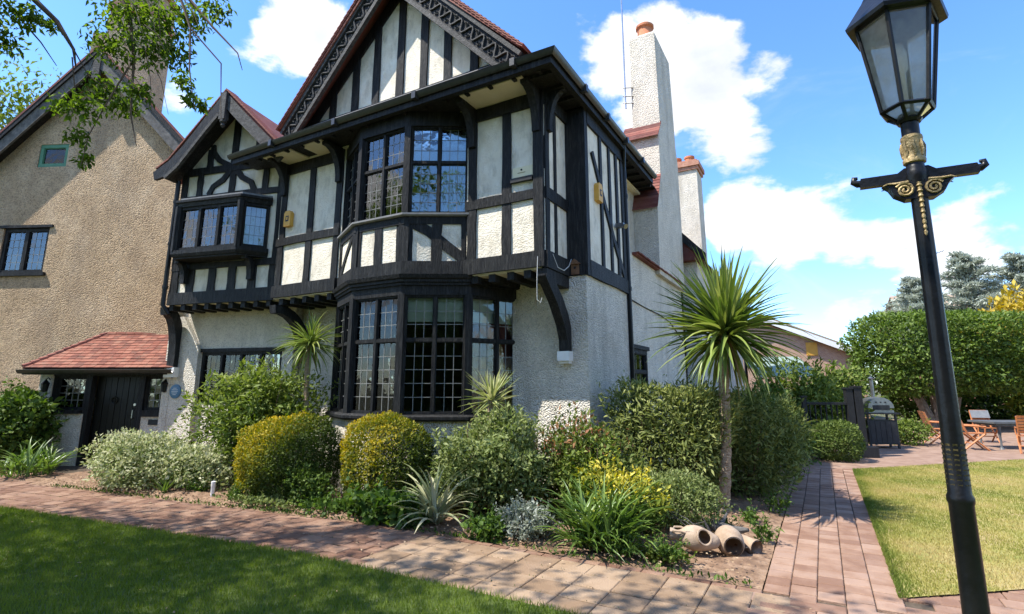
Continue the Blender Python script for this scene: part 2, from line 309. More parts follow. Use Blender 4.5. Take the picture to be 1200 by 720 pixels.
class MB:
    def __init__(self): self.v = []; self.f = []
    def add(self, vs, fs):
        b = len(self.v); self.v += [tuple(q) for q in vs]; self.f += [tuple(i + b for i in f) for f in fs]
        return self
    def box8(self, c):   # c: 4 bottom then 4 top, ccw from above
        return self.add(c, [(3, 2, 1, 0), (4, 5, 6, 7), (0, 1, 5, 4), (1, 2, 6, 5), (2, 3, 7, 6), (3, 0, 4, 7)])
    def box(self, x0, x1, y0, y1, z0, z1):
        return self.box8([(x0, y0, z0), (x1, y0, z0), (x1, y1, z0), (x0, y1, z0), (x0, y0, z1), (x1, y0, z1), (x1, y1, z1), (x0, y1, z1)])
    def fbox(self, fr, s0, s1, z0, z1, o0, o1):
        P = fr.pt
        return self.box8([P(s0, z0, o1), P(s1, z0, o1), P(s1, z0, o0), P(s0, z0, o0), P(s0, z1, o1), P(s1, z1, o1), P(s1, z1, o0), P(s0, z1, o0)])
    def prism(self, poly, d):   # poly: 3D points, d: extrusion vector
        n = len(poly); d = Vector(d); a = [Vector(p) for p in poly]; b = [p + d for p in a]
        fs = [tuple(range(n)), tuple(range(2 * n - 1, n - 1, -1))] + [(i, (i + 1) % n, n + (i + 1) % n, n + i)[::-1] for i in range(n)]
        return self.add(a + b, fs)
    def fprism(self, fr, poly, o0, o1):   # poly in (s,z)
        return self.prism([fr.pt(s, z, o1) for s, z in poly], fr.pt(0, 0, o0) - fr.pt(0, 0, o1))
    def sprism(self, fr, poly, s0, s1):   # poly in (o,z), extruded along s
        return self.prism([fr.pt(s0, z, o) for o, z in poly], fr.pt(s1, 0, 0) - fr.pt(s0, 0, 0))
    def tube(self, pts, rad, n=8, cap=True):
        pts = [Vector(p) for p in pts]; m = len(pts)
        rads = rad if isinstance(rad, (list, tuple)) else [rad] * m
        up = None; rings = []
        for i, p in enumerate(pts):
            d = (pts[min(i + 1, m - 1)] - pts[max(i - 1, 0)]).normalized()
            if up is None: up = Vector((0, 0, 1)) if abs(d.z) < .9 else Vector((1, 0, 0))
            x = d.cross(up).normalized(); y = x.cross(d).normalized(); up = y
            rings.append([p + (x * cos(2 * pi * k / n) + y * sin(2 * pi * k / n)) * rads[i] for k in range(n)])
        vs = [v for r in rings for v in r]; fs = []
        for i in range(m - 1):
            for k in range(n):
                fs.append((i * n + k, i * n + (k + 1) % n, (i + 1) * n + (k + 1) % n, (i + 1) * n + k))
        if cap: fs += [tuple(range(n))[::-1], tuple(range((m - 1) * n, m * n))]
        return self.add(vs, fs)
    def lathe(self, c, prof, n=16, rot=0.0, axis=None):   # prof: (r,z)
        vs = []; fs = []
        for r, z in prof:
            for k in range(n):
                a = 2 * pi * k / n + rot; vs.append(Vector((r * cos(a), r * sin(a), z)))
        for i in range(len(prof) - 1):
            for k in range(n): fs.append((i * n + k, i * n + (k + 1) % n, (i + 1) * n + (k + 1) % n, (i + 1) * n + k))
        fs += [tuple(range(n))[::-1], tuple(range((len(prof) - 1) * n, len(prof) * n))]
        if axis is not None:
            q = Vector((0, 0, 1)).rotation_difference(Vector(axis).normalized()); vs = [q @ v for v in vs]
        return self.add([v + Vector(c) for v in vs], fs)
    def sweep(self, path, prof, closed=False):
        """prof [(o,z)] closed polygon swept along 2D path with mitres; o to the right-hand side (outward for a path going +s)."""
        m = len(path); P = [Vector((p[0], p[1])) for p in path]; rings = []
        for i in range(m):
            d0 = (P[i] - P[i - 1]).normalized() if (i > 0 or closed) else (P[1] - P[0]).normalized()
            d1 = (P[(i + 1) % m] - P[i]).normalized() if (i < m - 1 or closed) else (P[-1] - P[-2]).normalized()
            n0 = Vector((d0.y, -d0.x)); n1 = Vector((d1.y, -d1.x)); b = (n0 + n1).normalized(); k = 1 / max(.3, b.dot(n0))
            rings.append([(P[i].x + b.x * k * o, P[i].y + b.y * k * o, z) for o, z in prof])
        n = len(prof); vs = [v for r in rings for v in r]; fs = []
        for i in range(m if closed else m - 1):
            j = (i + 1) % m
            for k in range(n): fs.append((i * n + k, i * n + (k + 1) % n, j * n + (k + 1) % n, j * n + k))
        if not closed: fs += [tuple(range(n))[::-1], tuple(range((m - 1) * n, m * n))]
        return self.add(vs, fs)
    def strip(self, fr, pts, w, o0, o1, jit=0.0):
        """a beam along a polyline in (s,z) of width w standing from o0 to o1"""
        m = len(pts); vs = []
        ws = w if isinstance(w, (list, tuple)) else [w] * m
        for i, (s, z) in enumerate(pts):
            a = pts[max(i - 1, 0)]; b = pts[min(i + 1, m - 1)]
            dx, dz = b[0] - a[0], b[1] - a[1]; l = hypot(dx, dz) or 1
            nx, nz = -dz / l, dx / l; h = ws[i] / 2
            j1 = random.uniform(-jit, jit); j2 = random.uniform(-jit, jit)
            A = (s + nx * (h + j1), z + nz * (h + j1)); B = (s - nx * (h + j2), z - nz * (h + j2))
            vs += [fr.pt(*A, o0), fr.pt(*B, o0), fr.pt(*B, o1), fr.pt(*A, o1)]
        fs = [(0, 1, 2, 3), tuple(4 * (m - 1) + k for k in (3, 2, 1, 0))]
        for i in range(m - 1):
            for k in range(4): fs.append((i * 4 + k, i * 4 + (k + 1) % 4, i * 4 + 4 + (k + 1) % 4, i * 4 + 4 + k)[::-1])
        return self.add(vs, fs)
    def mesh(self, name, mat, smooth=False):
        me = bpy.data.meshes.new(name); me.from_pydata(self.v, [], self.f); me.update()
        if mat: me.materials.append(MATS[mat])
        import bmesh
        bm = bmesh.new(); bm.from_mesh(me); bmesh.ops.recalc_face_normals(bm, faces=bm.faces); bm.to_mesh(me); bm.free()
        if smooth:
            me.polygons.foreach_set('use_smooth', [True] * len(me.polygons))
            try: me.set_sharp_from_angle(angle=radians(40))
            except Exception: pass
        return me
    def build(self, name, mat, parent=None, smooth=False):
        return link(name, self.mesh(name, mat, smooth), parent)

def fast_mesh(name, V, F, mat, attr=None):
    V = np.asarray(V, np.float32); F = np.asarray(F, np.int32); k = F.shape[1]
    me = bpy.data.meshes.new(name)
    me.vertices.add(len(V)); me.vertices.foreach_set('co', V.ravel())
    me.loops.add(F.size); me.loops.foreach_set('vertex_index', F.ravel())
    me.polygons.add(len(F)); me.polygons.foreach_set('loop_start', np.arange(0, F.size, k, dtype=np.int32))
    try: me.polygons.foreach_set('loop_total', np.full(len(F), k, np.int32))
    except Exception: pass
    me.update(calc_edges=True)
    if attr is not None:
        a = me.attributes.new('rnd', 'FLOAT', 'FACE'); a.data.foreach_set('value', np.asarray(attr, np.float32))
    me.materials.append(MATS[mat])
    return me

def struct(name, o): o.name = name; return props(o, kind='structure')

def norm(a): return a / np.maximum(1e-9, np.linalg.norm(a, axis=1, keepdims=True))

def leaf_arrays(P, D, Nn, ln, wd, fold=.25, curl=.0):
    """folded diamond leaves: base at P, along D, upper face Nn"""
    n = len(P); side = norm(np.cross(D, Nn)); Nn = norm(np.cross(side, D))
    ln = np.broadcast_to(np.asarray(ln, float).reshape(-1, 1), (n, 1)); wd = np.broadcast_to(np.asarray(wd, float).reshape(-1, 1), (n, 1))
    mid = P + D * ln * .45
    V = np.empty((n, 4, 3))
    V[:, 0] = P; V[:, 2] = P + D * ln - Nn * ln * curl
    V[:, 1] = mid + side * wd * .5 + Nn * wd * fold; V[:, 3] = mid - side * wd * .5 + Nn * wd * fold
    idx = np.arange(n)[:, None] * 4
    F = np.concatenate([idx + [0, 1, 2], idx + [0, 2, 3]], 1).reshape(-1, 3)
    return V.reshape(-1, 3), F

def lump(dirs, seed, k=7, amp=.12):
    r = np.random.default_rng(seed); out = np.zeros(len(dirs))
    for _ in range(k):
        c = norm(r.normal(size=(1, 3)))[0]; f = r.uniform(2.5, 7); ph = r.uniform(0, 6.28)
        out += np.sin(f * (dirs @ c) + ph)
    return 1 + amp * out / sqrt(k) * 1.2

def crown(name, parent, centre, rad, n, leaf, mat, p=2.2, seed=1, lumpa=.12, shell=.22, up=.3, zmin=.03, aspect=.5, tone=None, inner=.25, out=.55, fold=.2, curl=.1, shoots=160):
    r = np.random.default_rng(seed)
    d = norm(r.normal(size=(n, 3)))
    rr = 1 / (np.abs(d) ** p).sum(1) ** (1 / p)
    fine = lump(d * 3.2, seed + 50, 12, lumpa * .75)
    L = lump(d, seed, 7, lumpa)
    depth = np.abs(r.normal(size=n)) * shell
    deep = r.random(n) < inner; depth[deep] = r.random(deep.sum()) * .75
    rho = (rr * L * fine) * np.clip(1 - depth, .12, 1.05)
    P = d * rho[:, None] * np.array(rad) + np.array(centre)
    keep = P[:, 2] > zmin; P = P[keep]; d = d[keep]; depth = depth[keep]
    nn = norm(d / np.array(rad))
    D = norm(nn * out + r.normal(size=nn.shape) * .6 + np.array([0, 0, up]))
    Nv = norm(nn * .7 + np.array([0, 0, .6]) + r.normal(size=nn.shape) * .45)
    ln = leaf * r.choice([.6, .85, 1.1, 1.5], len(P)) * r.uniform(.8, 1.2, len(P))
    if shoots:
        sp, sd = [], []
        for q in r.choice(len(P), min(shoots, len(P)), replace=False):
            if depth[q] > .1 or d[q, 2] < -.2: continue
            ax = norm((nn[q] * .8 + np.array([0, 0, .55]) + r.normal(size=3) * .3)[None])[0]; k = r.integers(6, 13); L0 = leaf * r.uniform(1.5, 4.2)
            t = np.linspace(0, 1, k); sp.append(P[q] + ax * (t * L0)[:, None]); sd.append(norm(ax * .6 + r.normal(size=(k, 3)) * .7))
        if sp:
            sp = np.concatenate(sp); sd = np.concatenate(sd); m = len(sp)
            P = np.concatenate([P, sp]); D = np.concatenate([D, sd]); Nv = np.concatenate([Nv, norm(r.normal(size=(m, 3)) * .6 + np.array([0, 0, .8]))]); ln = np.concatenate([ln, leaf * r.uniform(.5, 1.1, m)])
            d = np.concatenate([d, norm(sp - np.array(centre))]); depth = np.concatenate([depth, np.zeros(m)])
    V, F = leaf_arrays(P, D, Nv, ln, ln * aspect, fold, curl)
    val = r.random(len(P))
    if tone is not None: val = np.clip(tone(P, d, val, r, depth), 0, 1)
    return link(name, fast_mesh(name, V, F, mat, np.repeat(val, 2)), parent)

def stems(name, parent, base, centre, rad, n, r0, mat='twig', seed=3, zr=.9):
    r = random.Random(seed); mb = MB()
    for i in range(n):
        a = r.uniform(0, 2 * pi); q = r.uniform(.35, .8)
        e = Vector((centre[0] + cos(a) * rad[0] * q, centre[1] + sin(a) * rad[1] * q, centre[2] + rad[2] * r.uniform(-.1, zr)))
        b = Vector((base[0] + r.uniform(-.08, .08), base[1] + r.uniform(-.08, .08), -.02))
        m = (b + e) / 2 + Vector((cos(a), sin(a), .3)) * rad[0] * .12
        mb.tube([b, (b + m) / 2 + Vector((r.uniform(-.02, .02), r.uniform(-.02, .02), 0)), m, e], [r0, r0 * .8, r0 * .6, r0 * .25], 5)
    return mb.build(name, mat, parent, True)

# ================================================================== GROUND
def sheet(name, poly, z, mat):
    me = bpy.data.meshes.new(name); me.from_pydata([(x, y, z) for x, y in poly], [], [tuple(range(len(poly)))]); me.update()
    me.materials.append(MATS[mat]); return link(name, me)

struct('ground', sheet('ground', [(-600, -600), (600, -600), (600, 600), (-600, 600)], -.06, 'ground_far'))
def shear(x): return .12 * (x + 5) if x < -5 else 0.0
LAWN_Y, BED_Y = 4.2, 5.52

xs = [-22, -16, -12, -8, -5, 1.6]
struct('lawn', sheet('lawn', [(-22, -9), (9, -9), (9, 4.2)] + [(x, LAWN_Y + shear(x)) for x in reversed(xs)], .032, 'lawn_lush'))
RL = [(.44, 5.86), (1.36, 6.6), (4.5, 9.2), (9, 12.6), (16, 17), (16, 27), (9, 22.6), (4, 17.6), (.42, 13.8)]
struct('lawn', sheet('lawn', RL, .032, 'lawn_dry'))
pathbase = struct('path', sheet('path', [(-22, 6.8)] + [(-22, LAWN_Y + shear(-22) - .03)] + [(x, LAWN_Y - .03 + shear(x)) for x in (-12, -5, 9)] + [(9, 13.5), (.3, 5.8), (.38, 16), (-.62, 16), (-.62, 7), (-.62, 5.5), (-5, 5.5), (-12.2, 5.5 + shear(-12.2)), (-12.2, 7.2), (-16, 7)], -.004, 'joint_sand'))
patio = struct('patio', sheet('patio', [(-.9, 13.7), (.55, 13.7), (16.5, 28), (16, 36), (-.9, 36)], .004, 'patio'))

def soil_bed():
    nx, ny = 150, 96
    X = np.linspace(-13.2, -.63, nx); Y = np.linspace(0, 1, ny); V = np.zeros((nx, ny, 3))
    r = np.random.default_rng(5)
    for i, x in enumerate(X):
        y0 = BED_Y + shear(x) + .02; y1 = 14.0 if x > -3.6 else 8.6
        V[i, :, 0] = x; V[i, :, 1] = y0 + (y1 - y0) * Y
    h = np.zeros((nx, ny))
    for k in range(26):
        a = r.uniform(0, 6.28); f = r.uniform(.8, 9); h += np.sin((V[:, :, 0] * cos(a) + V[:, :, 1] * sin(a)) * f + r.uniform(0, 6.28)) / f ** .7
    e = np.minimum(1, (V[:, :, 1] - (BED_Y + np.array([shear(x) for x in X])[:, None])) / .25); e = np.minimum(e, np.minimum(1, (-.62 - V[:, :, 0]) / .25 + .02))
    V[:, :, 2] = .004 + np.clip(e, 0, 1) * (.05 + .012 * h) + r.normal(size=h.shape) * .006
    idx = np.arange(nx * ny).reshape(nx, ny)
    F = np.stack([idx[:-1, :-1], idx[1:, :-1], idx[1:, 1:], idx[:-1, 1:]], -1).reshape(-1, 4)
    o = link('soil_bed', fast_mesh('soil_bed', V.reshape(-1, 3), F, 'soil')); return struct('soil_bed', o)
soil_bed()

# ---- pavers: the 300 that show largest are pieces of their own
def paver_mesh(name, w, l, mat):
    gx, gy = (.009, .0028) if (mat == 'paver_pink' and w < .3) else (.003, .009); c = .007; h = .020; a, b = w / 2 - gx, l / 2 - gy
    mb = MB(); lo = [(-a, -b, -.03), (a, -b, -.03), (a, b, -.03), (-a, b, -.03)]; m1 = [(x, y, h - c) for x, y, _ in lo]
    hi = [(-a + c, -b + c, h), (a - c, -b + c, h), (a - c, b - c, h), (-a + c, b - c, h)]
    mb.add(lo + m1 + hi, [(8, 9, 10, 11)] + [(i, (i + 1) % 4, 4 + (i + 1) % 4, 4 + i) for i in range(4)] + [(4 + i, 4 + (i + 1) % 4, 8 + (i + 1) % 4, 8 + i) for i in range(4)])
    return mb.mesh(name, mat)
PAV = []
def row(x0, x1, y, w, l, mat, ang=0, sh=True, off=0.0):
    x = x0 + off
    while x < x1:
        PAV.append((x + w / 2, y + (shear(x + w / 2) if sh else 0), (radians(6.84) if (sh and x < -5) else 0) + ang, (w, l, mat))); x += w
for k in range(6):      # brick-size pavers of the left stretch
    row(-17.0, -4.35, LAWN_Y + .11 + k * .205, .33, .205, 'paver_red', off=(-.16 if k % 2 else 0))
row(-17, -.7, BED_Y - .055, .21, .1, 'paver_red')
for k in range(4):      # larger buff slabs of the middle stretch
    row(-4.28, -.62, LAWN_Y + .155 + k * .305, .36, .305, 'paver_buff')
for c in range(5):      # the side path running along the house
    y = 5.50 + (-.13 if c % 2 else 0)
    while y < 13.9:
        PAV.append((-.62 + .103 + c * .206, y + .105, pi / 2, (.21, .206, 'paver_pink')))
        y += .21
for k in range(6):
    row(-.62, 4.2, LAWN_Y + .11 + k * .205, .41, .205, 'paver_pink', sh=False, off=(-.2 if k % 2 else 0))
for k in range(14):     # forecourt on the right, behind the lamp post
    y = 5.45 + k * .205
    row(max(.40, .10 + (y - 5.75) * 1.25), 5.5, y + .1, .41, .205, 'paver_pink', sh=False, off=(.2 if k % 2 else 0))
for k in range(9):      # in front of the porch
    row(-16.4, -12.75, 4.75 + k * .205, .41, .205, 'paver_red', off=(-.2 if k % 2 else 0))
def lift(x, y): return .004 * sin(x * 3.1 + y * 2.3) + random.uniform(-.0025, .0025)
def seen(p):
    x, y = p[0], p[1]; fwd = -sin(radians(29.5)) * x + cos(radians(29.5)) * y; lat = cos(radians(29.5)) * x + sin(radians(29.5)) * y
    w, l, _ = p[3]
    if fwd < 2.6 or abs(lat) > fwd * .99 or 1.75 / fwd > .56: return 0.0
    return w * l / fwd ** 3
PAV.sort(key=seen, reverse=True)
pm = {}
for x, y, a, key in PAV[:300]:
    if key not in pm: pm[key] = paver_mesh('paver', *key)
    o = link('paver', pm[key], pathbase); o.location = (x, y, lift(x, y)); o.rotation_euler = (random.uniform(-.004, .004), random.uniform(-.004, .004), a + random.uniform(-.006, .006))
for mat in ('paver_red', 'paver_buff', 'paver_pink'):
    mb = MB(); vals = []
    for x, y, a, key in PAV[300:]:
        if key[2] != mat: continue
        w, l = key[0] - .012, key[1] - .012; ca, sa = cos(a), sin(a); z = .018 + lift(x, y)
        c = [(x + ca * u - sa * v, y + sa * u + ca * v) for u, v in ((-w / 2, -l / 2), (w / 2, -l / 2), (w / 2, l / 2), (-w / 2, l / 2))]
        mb.add([(p[0], p[1], -.03) for p in c] + [(p[0], p[1], z) for p in c], [(4, 5, 6, 7)] + [(i, (i + 1) % 4, 4 + (i + 1) % 4, 4 + i) for i in range(4)]); vals += [random.random()] * 5
    if mb.v:
        me = bpy.data.meshes.new('paver_field'); me.from_pydata(mb.v, [], mb.f); me.update(); me.materials.append(MATS[mat])
        at = me.attributes.new('rnd', 'FLOAT', 'FACE'); at.data.foreach_set('value', vals)
        props(link('paver_field', me, pathbase), kind='stuff')

# ================================================================== TIMBERED HOUSE
HOUSE = root('timbered_house', (-6.5, 8.5, 0), 'black and white half-timbered house with bow window and tall gable', 'house')
Yf, Yg, XR1, XR2, XL = 7.15, 7.98, -3.46, -3.14, -9.75
F = Fr((0, Yf), 0); G = Fr((0, Yg), 0); R1 = Fr((XR1, 0), 90); R2 = Fr((XR2, 0), 90)
WG = Fr((XL, 7.2), 13.5); WGg = WG.off(-.55)
BOW = [(-8.44, 8.16), (-7.89, 7.21), (-6.94, 6.66), (-5.84, 6.66), (-4.89, 7.21), (-4.34, 8.16)]

def wall(name, fr, s0, s1, z0, z1, holes, mat, parent, th=.22, o=0.0):
    ss = sorted({s0, s1, *[h[0] for h in holes], *[h[1] for h in holes]}); zs = sorted({z0, z1, *[h[2] for h in holes], *[h[3] for h in holes]})
    solid = lambda i, j: 0 <= i < len(ss) - 1 and 0 <= j < len(zs) - 1 and not any(h[0] <= (ss[i] + ss[i + 1]) / 2 <= h[1] and h[2] <= (zs[j] + zs[j + 1]) / 2 <= h[3] for h in holes)
    mb = MB(); P = fr.pt
    for i in range(len(ss) - 1):
        for j in range(len(zs) - 1):
            if not solid(i, j): continue
            a, b, c, d = ss[i], ss[i + 1], zs[j], zs[j + 1]; f_, k_ = o, o - th
            mb.add([P(a, c, f_), P(b, c, f_), P(b, d, f_), P(a, d, f_)], [(0, 1, 2, 3)]); mb.add([P(a, c, k_), P(b, c, k_), P(b, d, k_), P(a, d, k_)], [(3, 2, 1, 0)])
            for di, dj, q in ((-1, 0, (a, c, a, d)), (1, 0, (b, c, b, d)), (0, -1, (a, c, b, c)), (0, 1, (a, d, b, d))):
                if not solid(i + di, j + dj): mb.add([P(q[0], q[1], f_), P(q[2], q[3], f_), P(q[2], q[3], k_), P(q[0], q[1], k_)], [(0, 1, 2, 3)])
    return mb.build(name, mat, parent)

_pane = {}
def pane_mesh(mat):
    if mat not in _pane:
        mb = MB(); mb.box(-.5, .5, -.5, .5, -.5, .5); _pane[mat] = mb.mesh('pane', mat)
    return _pane[mat]

def window(fr, s0, s1, z0, z1, lights, transom, gtop, gbot, parent, o=0.0, fw=.055, dep=.09, mull=.06, mat='timber', glass='glass', name='window', came=.011, label=None):
    mb = MB(); f = lambda *a: mb.fbox(fr, *a)
    f(s0, s1, z0, z0 + fw, o - dep, o); f(s0, s1, z1 - fw, z1, o - dep, o)
    f(s0, s0 + fw, z0 + fw, z1 - fw, o - dep, o - .002); f(s1 - fw, s1, z0 + fw, z1 - fw, o - dep, o - .002)
    a, b, c, d = s0 + fw, s1 - fw, z0 + fw, z1 - fw
    lw = (b - a - mull * (lights - 1)) / lights
    cells = []
    for i in range(lights):
        la = a + i * (lw + mull)
        if i: f(la - mull, la, c, d, o - dep, o + .004)
        zz = [(c, d, gbot)] if transom is None else [(c, transom - mull / 2, gbot), (transom + mull / 2, d, gtop)]
        for (p, q, g) in zz: cells.append((la, la + lw, p, q, g))
    if transom is not None: f(a, b, transom - mull / 2, transom + mull / 2, o - dep, o - .004)
    for (p, q, r_, t, g) in cells:   # slim casement inside each light
        k = .014
        f(p, q, r_, r_ + k, o - dep + .01, o - .02); f(p, q, t - k, t, o - dep + .01, o - .02); f(p, p + k, r_ + k, t - k, o - dep + .012, o - .022); f(q - k, q, r_ + k, t - k, o - dep + .012, o - .022)
    w = mb.build(name, mat, parent)
    if label: w['label'] = label
    lead = MB()
    for (p, q, r_, t, (nx, ny)) in cells:
        k = .014; p += k; q -= k; r_ += k; t -= k; og = o - dep * .55
        dw, dh = (q - p) / nx, (t - r_) / ny
        for i in range(nx):
            for j in range(ny):
                ob = link('pane', pane_mesh(glass), w); ob.location = fr.pt(p + (i + .5) * dw, r_ + (j + .5) * dh, og)
                ob.rotation_euler = (random.gauss(0, .007), 0, radians(fr.a) + random.gauss(0, .007)); ob.scale = (dw - .003, .004, dh - .003)
        for i in range(1, nx): lead.fbox(fr, p + i * dw - came / 2, p + i * dw + came / 2, r_, t, og - .006, og + .007)
        for j in range(1, ny): lead.fbox(fr, p, q, r_ + j * dh - came / 2, r_ + j * dh + came / 2, og - .005, og + .006)
    if lead.v: lead.build('lead_lattice', 'came', w)
    return w

def timber(fr, pts, w, proud=.035, parent=None, mat='timber', name='timber', back=-.06, jit=.010):
    if len(pts) == 2:
        (a, b), (c, d) = pts; n = 3; pts = [(a + (c - a) * i / n, b + (d - b) * i / n) for i in range(n + 1)]
    mb = MB(); mb.strip(fr, pts, w, back, proud + random.uniform(-.006, .006), jit); return mb.build(name, mat, parent or HOUSE)

# ---- walls
wall('wall', G, -4.5, XR2 - .25, -.1, 3.47, [], 'pebbledash_white', HOUSE)
wall('wall', G, XL - .05, -8.3, -.1, 3.47, [], 'pebbledash_white', HOUSE)
wall('wall', R2, Yg, 15.2, -.1, 4.40, [(10.2, 11.25, 1.0, 2.46)], 'pebbledash_white', HOUSE, th=.25)
wall('wall', R2, Yg, 10.06, 4.40, 6.45, [], 'pebbledash_white', HOUSE, th=.25)
wall('wall', Fr((-3.6, 0), 90), 10.0, 15.2, 4.30, 6.45, [], 'pebbledash_white', HOUSE, th=.2)
mb = MB(); mb.box(-3.8, XR2 + .001, 10.04, 15.2, 4.30, 4.399); mb.build('ledge', 'pebbledash_white', HOUSE)
mb = MB(); mb.box(-3.62, XR2 - .01, 10.061, 10.075, 4.40, 6.42); mb.build('return_wall', 'pebbledash_white', HOUSE)
wall('wall', WGg, -3.25, .12, -.1, 3.44, [(-2.28, -.15, 1.35, 2.48)], 'pebbledash_white', HOUSE)
wall('wall', F, XL, -7.86, 3.5, 6.42, [], 'plaster', HOUSE)
wall('wall', F, -4.92, XR1, 3.5, 6.42, [], 'plaster', HOUSE)
wall('wall', R1, Yf + .22, Yg + .1, 3.5, 6.42, [], 'plaster', HOUSE)
mb = MB(); mb.fbox(R2, Yg + .01, 10.03, 3.5, 6.42, 0.0, .012); mb.build('wall_panel', 'plaster', HOUSE)
wall('wall', WG, -2.8, 0, 3.5, 6.5, [], 'plaster', HOUSE)
mb = MB(); mb.fprism(F, [(-9.25, 6.42), (-3.75, 6.42), (-3.75, 6.75), (-6.5, 9.6), (-9.25, 6.75)], -.15, .05); mb.build('gable_wall', 'plaster', HOUSE)
mb = MB(); mb.fprism(WG, [(-2.8, 6.5), (0.0, 6.5), (-1.4, 7.95)], -.2, 0); mb.build('gable_wall', 'plaster', HOUSE)
# hidden shell: back and far side walls, floors
mb = MB()
for a, b in (((XR2, 15.2), (-9.9, 15.2)), ((-9.9, 15.2), (-13.6, 11)), ((-13.6, 11), (-12.95, 6.9))):
    ang = math.degrees(atan2(b[1] - a[1], b[0] - a[0])); mb.fbox(Fr(a, ang), 0, hypot(b[0] - a[0], b[1] - a[1]), -.1, 6.4, -.2, 0)
mb.build('rear_wall', 'pebbledash_white', HOUSE)
up_poly = [(XR1 - .02, Yf + .02), (XR1 - .02, Yg - .02), (XR2 - .02, Yg + .02), (XR2 - .02, 15.1), (-9.9, 15.1), (-13.4, 11), (-12.4, 6.58), (XL, 7.22)]
mb = MB(); mb.prism([(x, y, 3.485) for x, y in up_poly], (0, 0, .12)); mb.build('floor', 'soffit_cream', HOUSE)
mb = MB(); mb.prism([(x, y, 3.3) for x, y in [(-3.4, 8.3), (-3.4, 15), (-9.7, 15), (-9.7, 8.3)]], (0, 0, .1)); mb.build('room_ceiling', 'interior_ceiling', HOUSE)
mb = MB(); mb.prism([(x, y, 6.36) for x, y in [(-3.45, 7.3), (-3.45, 15), (-9.7, 15), (-13, 10), (-12.3, 6.9), (-9.7, 7.4)]], (0, 0, .05)); mb.build('room_ceiling', 'interior_ceiling', HOUSE)
mb = MB(); mb.prism([(x, y, .3) for x, y in [(-3.4, 8.3), (-3.4, 15), (-9.7, 15), (-9.7, 8.3)]], (0, 0, .1)); mb.build('room_floor', 'interior_floor', HOUSE)
mb = MB()
mb.box(-9.6, -3.45, 12.0, 12.1, .3, 3.35); mb.box(-9.55, -3.45, 11.2, 11.3, 3.6, 6.36); mb.box(-9.7, -9.6, 8.4, 12, .3, 6.36); mb.box(-3.55, -3.45, 8.45, 10.1, .4, 3.3)
mb.build('partition', 'interior', HOUSE)
mb = MB(); mb.box(-5.4, -4.2, 11.6, 11.98, .4, 2.2); mb.box(-8.6, -7.2, 11.5, 11.98, .4, 1.5); mb.box(-7.0, -5.6, 9.3, 10.3, 1.0, 1.06); mb.box(-6.9, -5.7, 9.4, 10.2, .4, 1.0); mb.build('furniture', 'interior_dark', HOUSE)
def curtain(fr, s0, s1, z0, z1, o, mat, parent=HOUSE, n=26, amp=.025):
    V = []; Fc = []
    for i in range(n + 1):
        s = s0 + (s1 - s0) * i / n; oo = o + amp * sin(i * 1.9) + random.uniform(-.006, .006)
        V += [fr.pt(s, z0, oo), fr.pt(s, z1, oo * .9)]
    mb = MB(); mb.add(V, [(2 * i, 2 * i + 2, 2 * i + 3, 2 * i + 1) for i in range(n)])
    return mb.build('curtain', mat, parent, True)

# ---- bow window, ground floor and first floor
def bow(name, prof, mat, a=0, b=6): mb = MB(); mb.sweep(BOW[a:b], prof); return mb.build(name, mat, HOUSE)
bow('bow_plinth', [(-.2, -.1), (0, -.1), (0, 1.2), (-.2, 1.2)], 'pebbledash_white')
bow('window_sill', [(-.2, 1.2), (.07, 1.2), (.10, 1.23), (.10, 1.27), (.05, 1.30), (-.2, 1.31)], 'timber')
bow('bow_head', [(-.12, 3.2), (.015, 3.2), (.015, 3.36), (-.12, 3.36)], 'timber')
bow('moulding', [(-.12, 3.36), (.05, 3.36), (.05, 3.40), (.08, 3.41), (.08, 3.45), (.11, 3.47), (.13, 3.53), (-.12, 3.53)], 'timber', 0, 6)
bow('bow_rail', [(-.15, 3.53), (.06, 3.53), (.06, 3.76), (-.15, 3.76)], 'timber', 1, 5)
bow('bow_panel', [(-.15, 3.76), (.012, 3.76), (.012, 4.46), (-.15, 4.46)], 'plaster', 1, 5)
bow('bow_rail', [(-.15, 4.40), (.04, 4.40), (.04, 4.53), (-.15, 4.53)], 'timber', 1, 5)
bow('window_sill', [(-.15, 4.53), (.07, 4.53), (.10, 4.55), (.10, 4.58), (-.15, 4.60)], 'lead_grey', 1, 5)
bow('bow_head', [(-.12, 6.18), (.03, 6.18), (.03, 6.44), (-.12, 6.44)], 'timber', 1, 5)
bf = []
for i in range(5):
    (ax, ay), (bx, by) = BOW[i], BOW[i + 1]
    bf.append(Fr((ax, ay), math.degrees(atan2(by - ay, bx - ax))))
L_ = 1.098
for i in range(5):
    window(bf[i], .05, L_ - .05, 1.305, 3.205, 2, 2.47, (3, 3), (3, 5), HOUSE, o=-.01, fw=.032, mull=.05, came=.010)
    if 1 <= i <= 3:
        window(bf[i], .05, L_ - .05, 4.595, 6.185, 2, 5.52, (3, 3), (3, 5), HOUSE, o=-.01, fw=.032, mull=.045, came=.009, glass='glass_sky')
        fr = bf[i]
        for s in ((.07, .55, 1.03) if i != 1 else (.07, 1.03)): timber(fr, [(s, 3.76), (s, 4.40)], .15 if s != .55 else .17, .03)
        if i == 3: timber(fr, [(.16, 4.42), (.42, 4.27), (.72, 4.02), (1.02, 3.78)], .17, .034)
        if i == 1: timber(fr, [(.15, 3.78), (.5, 4.1), (.95, 4.42)], .13, .034)
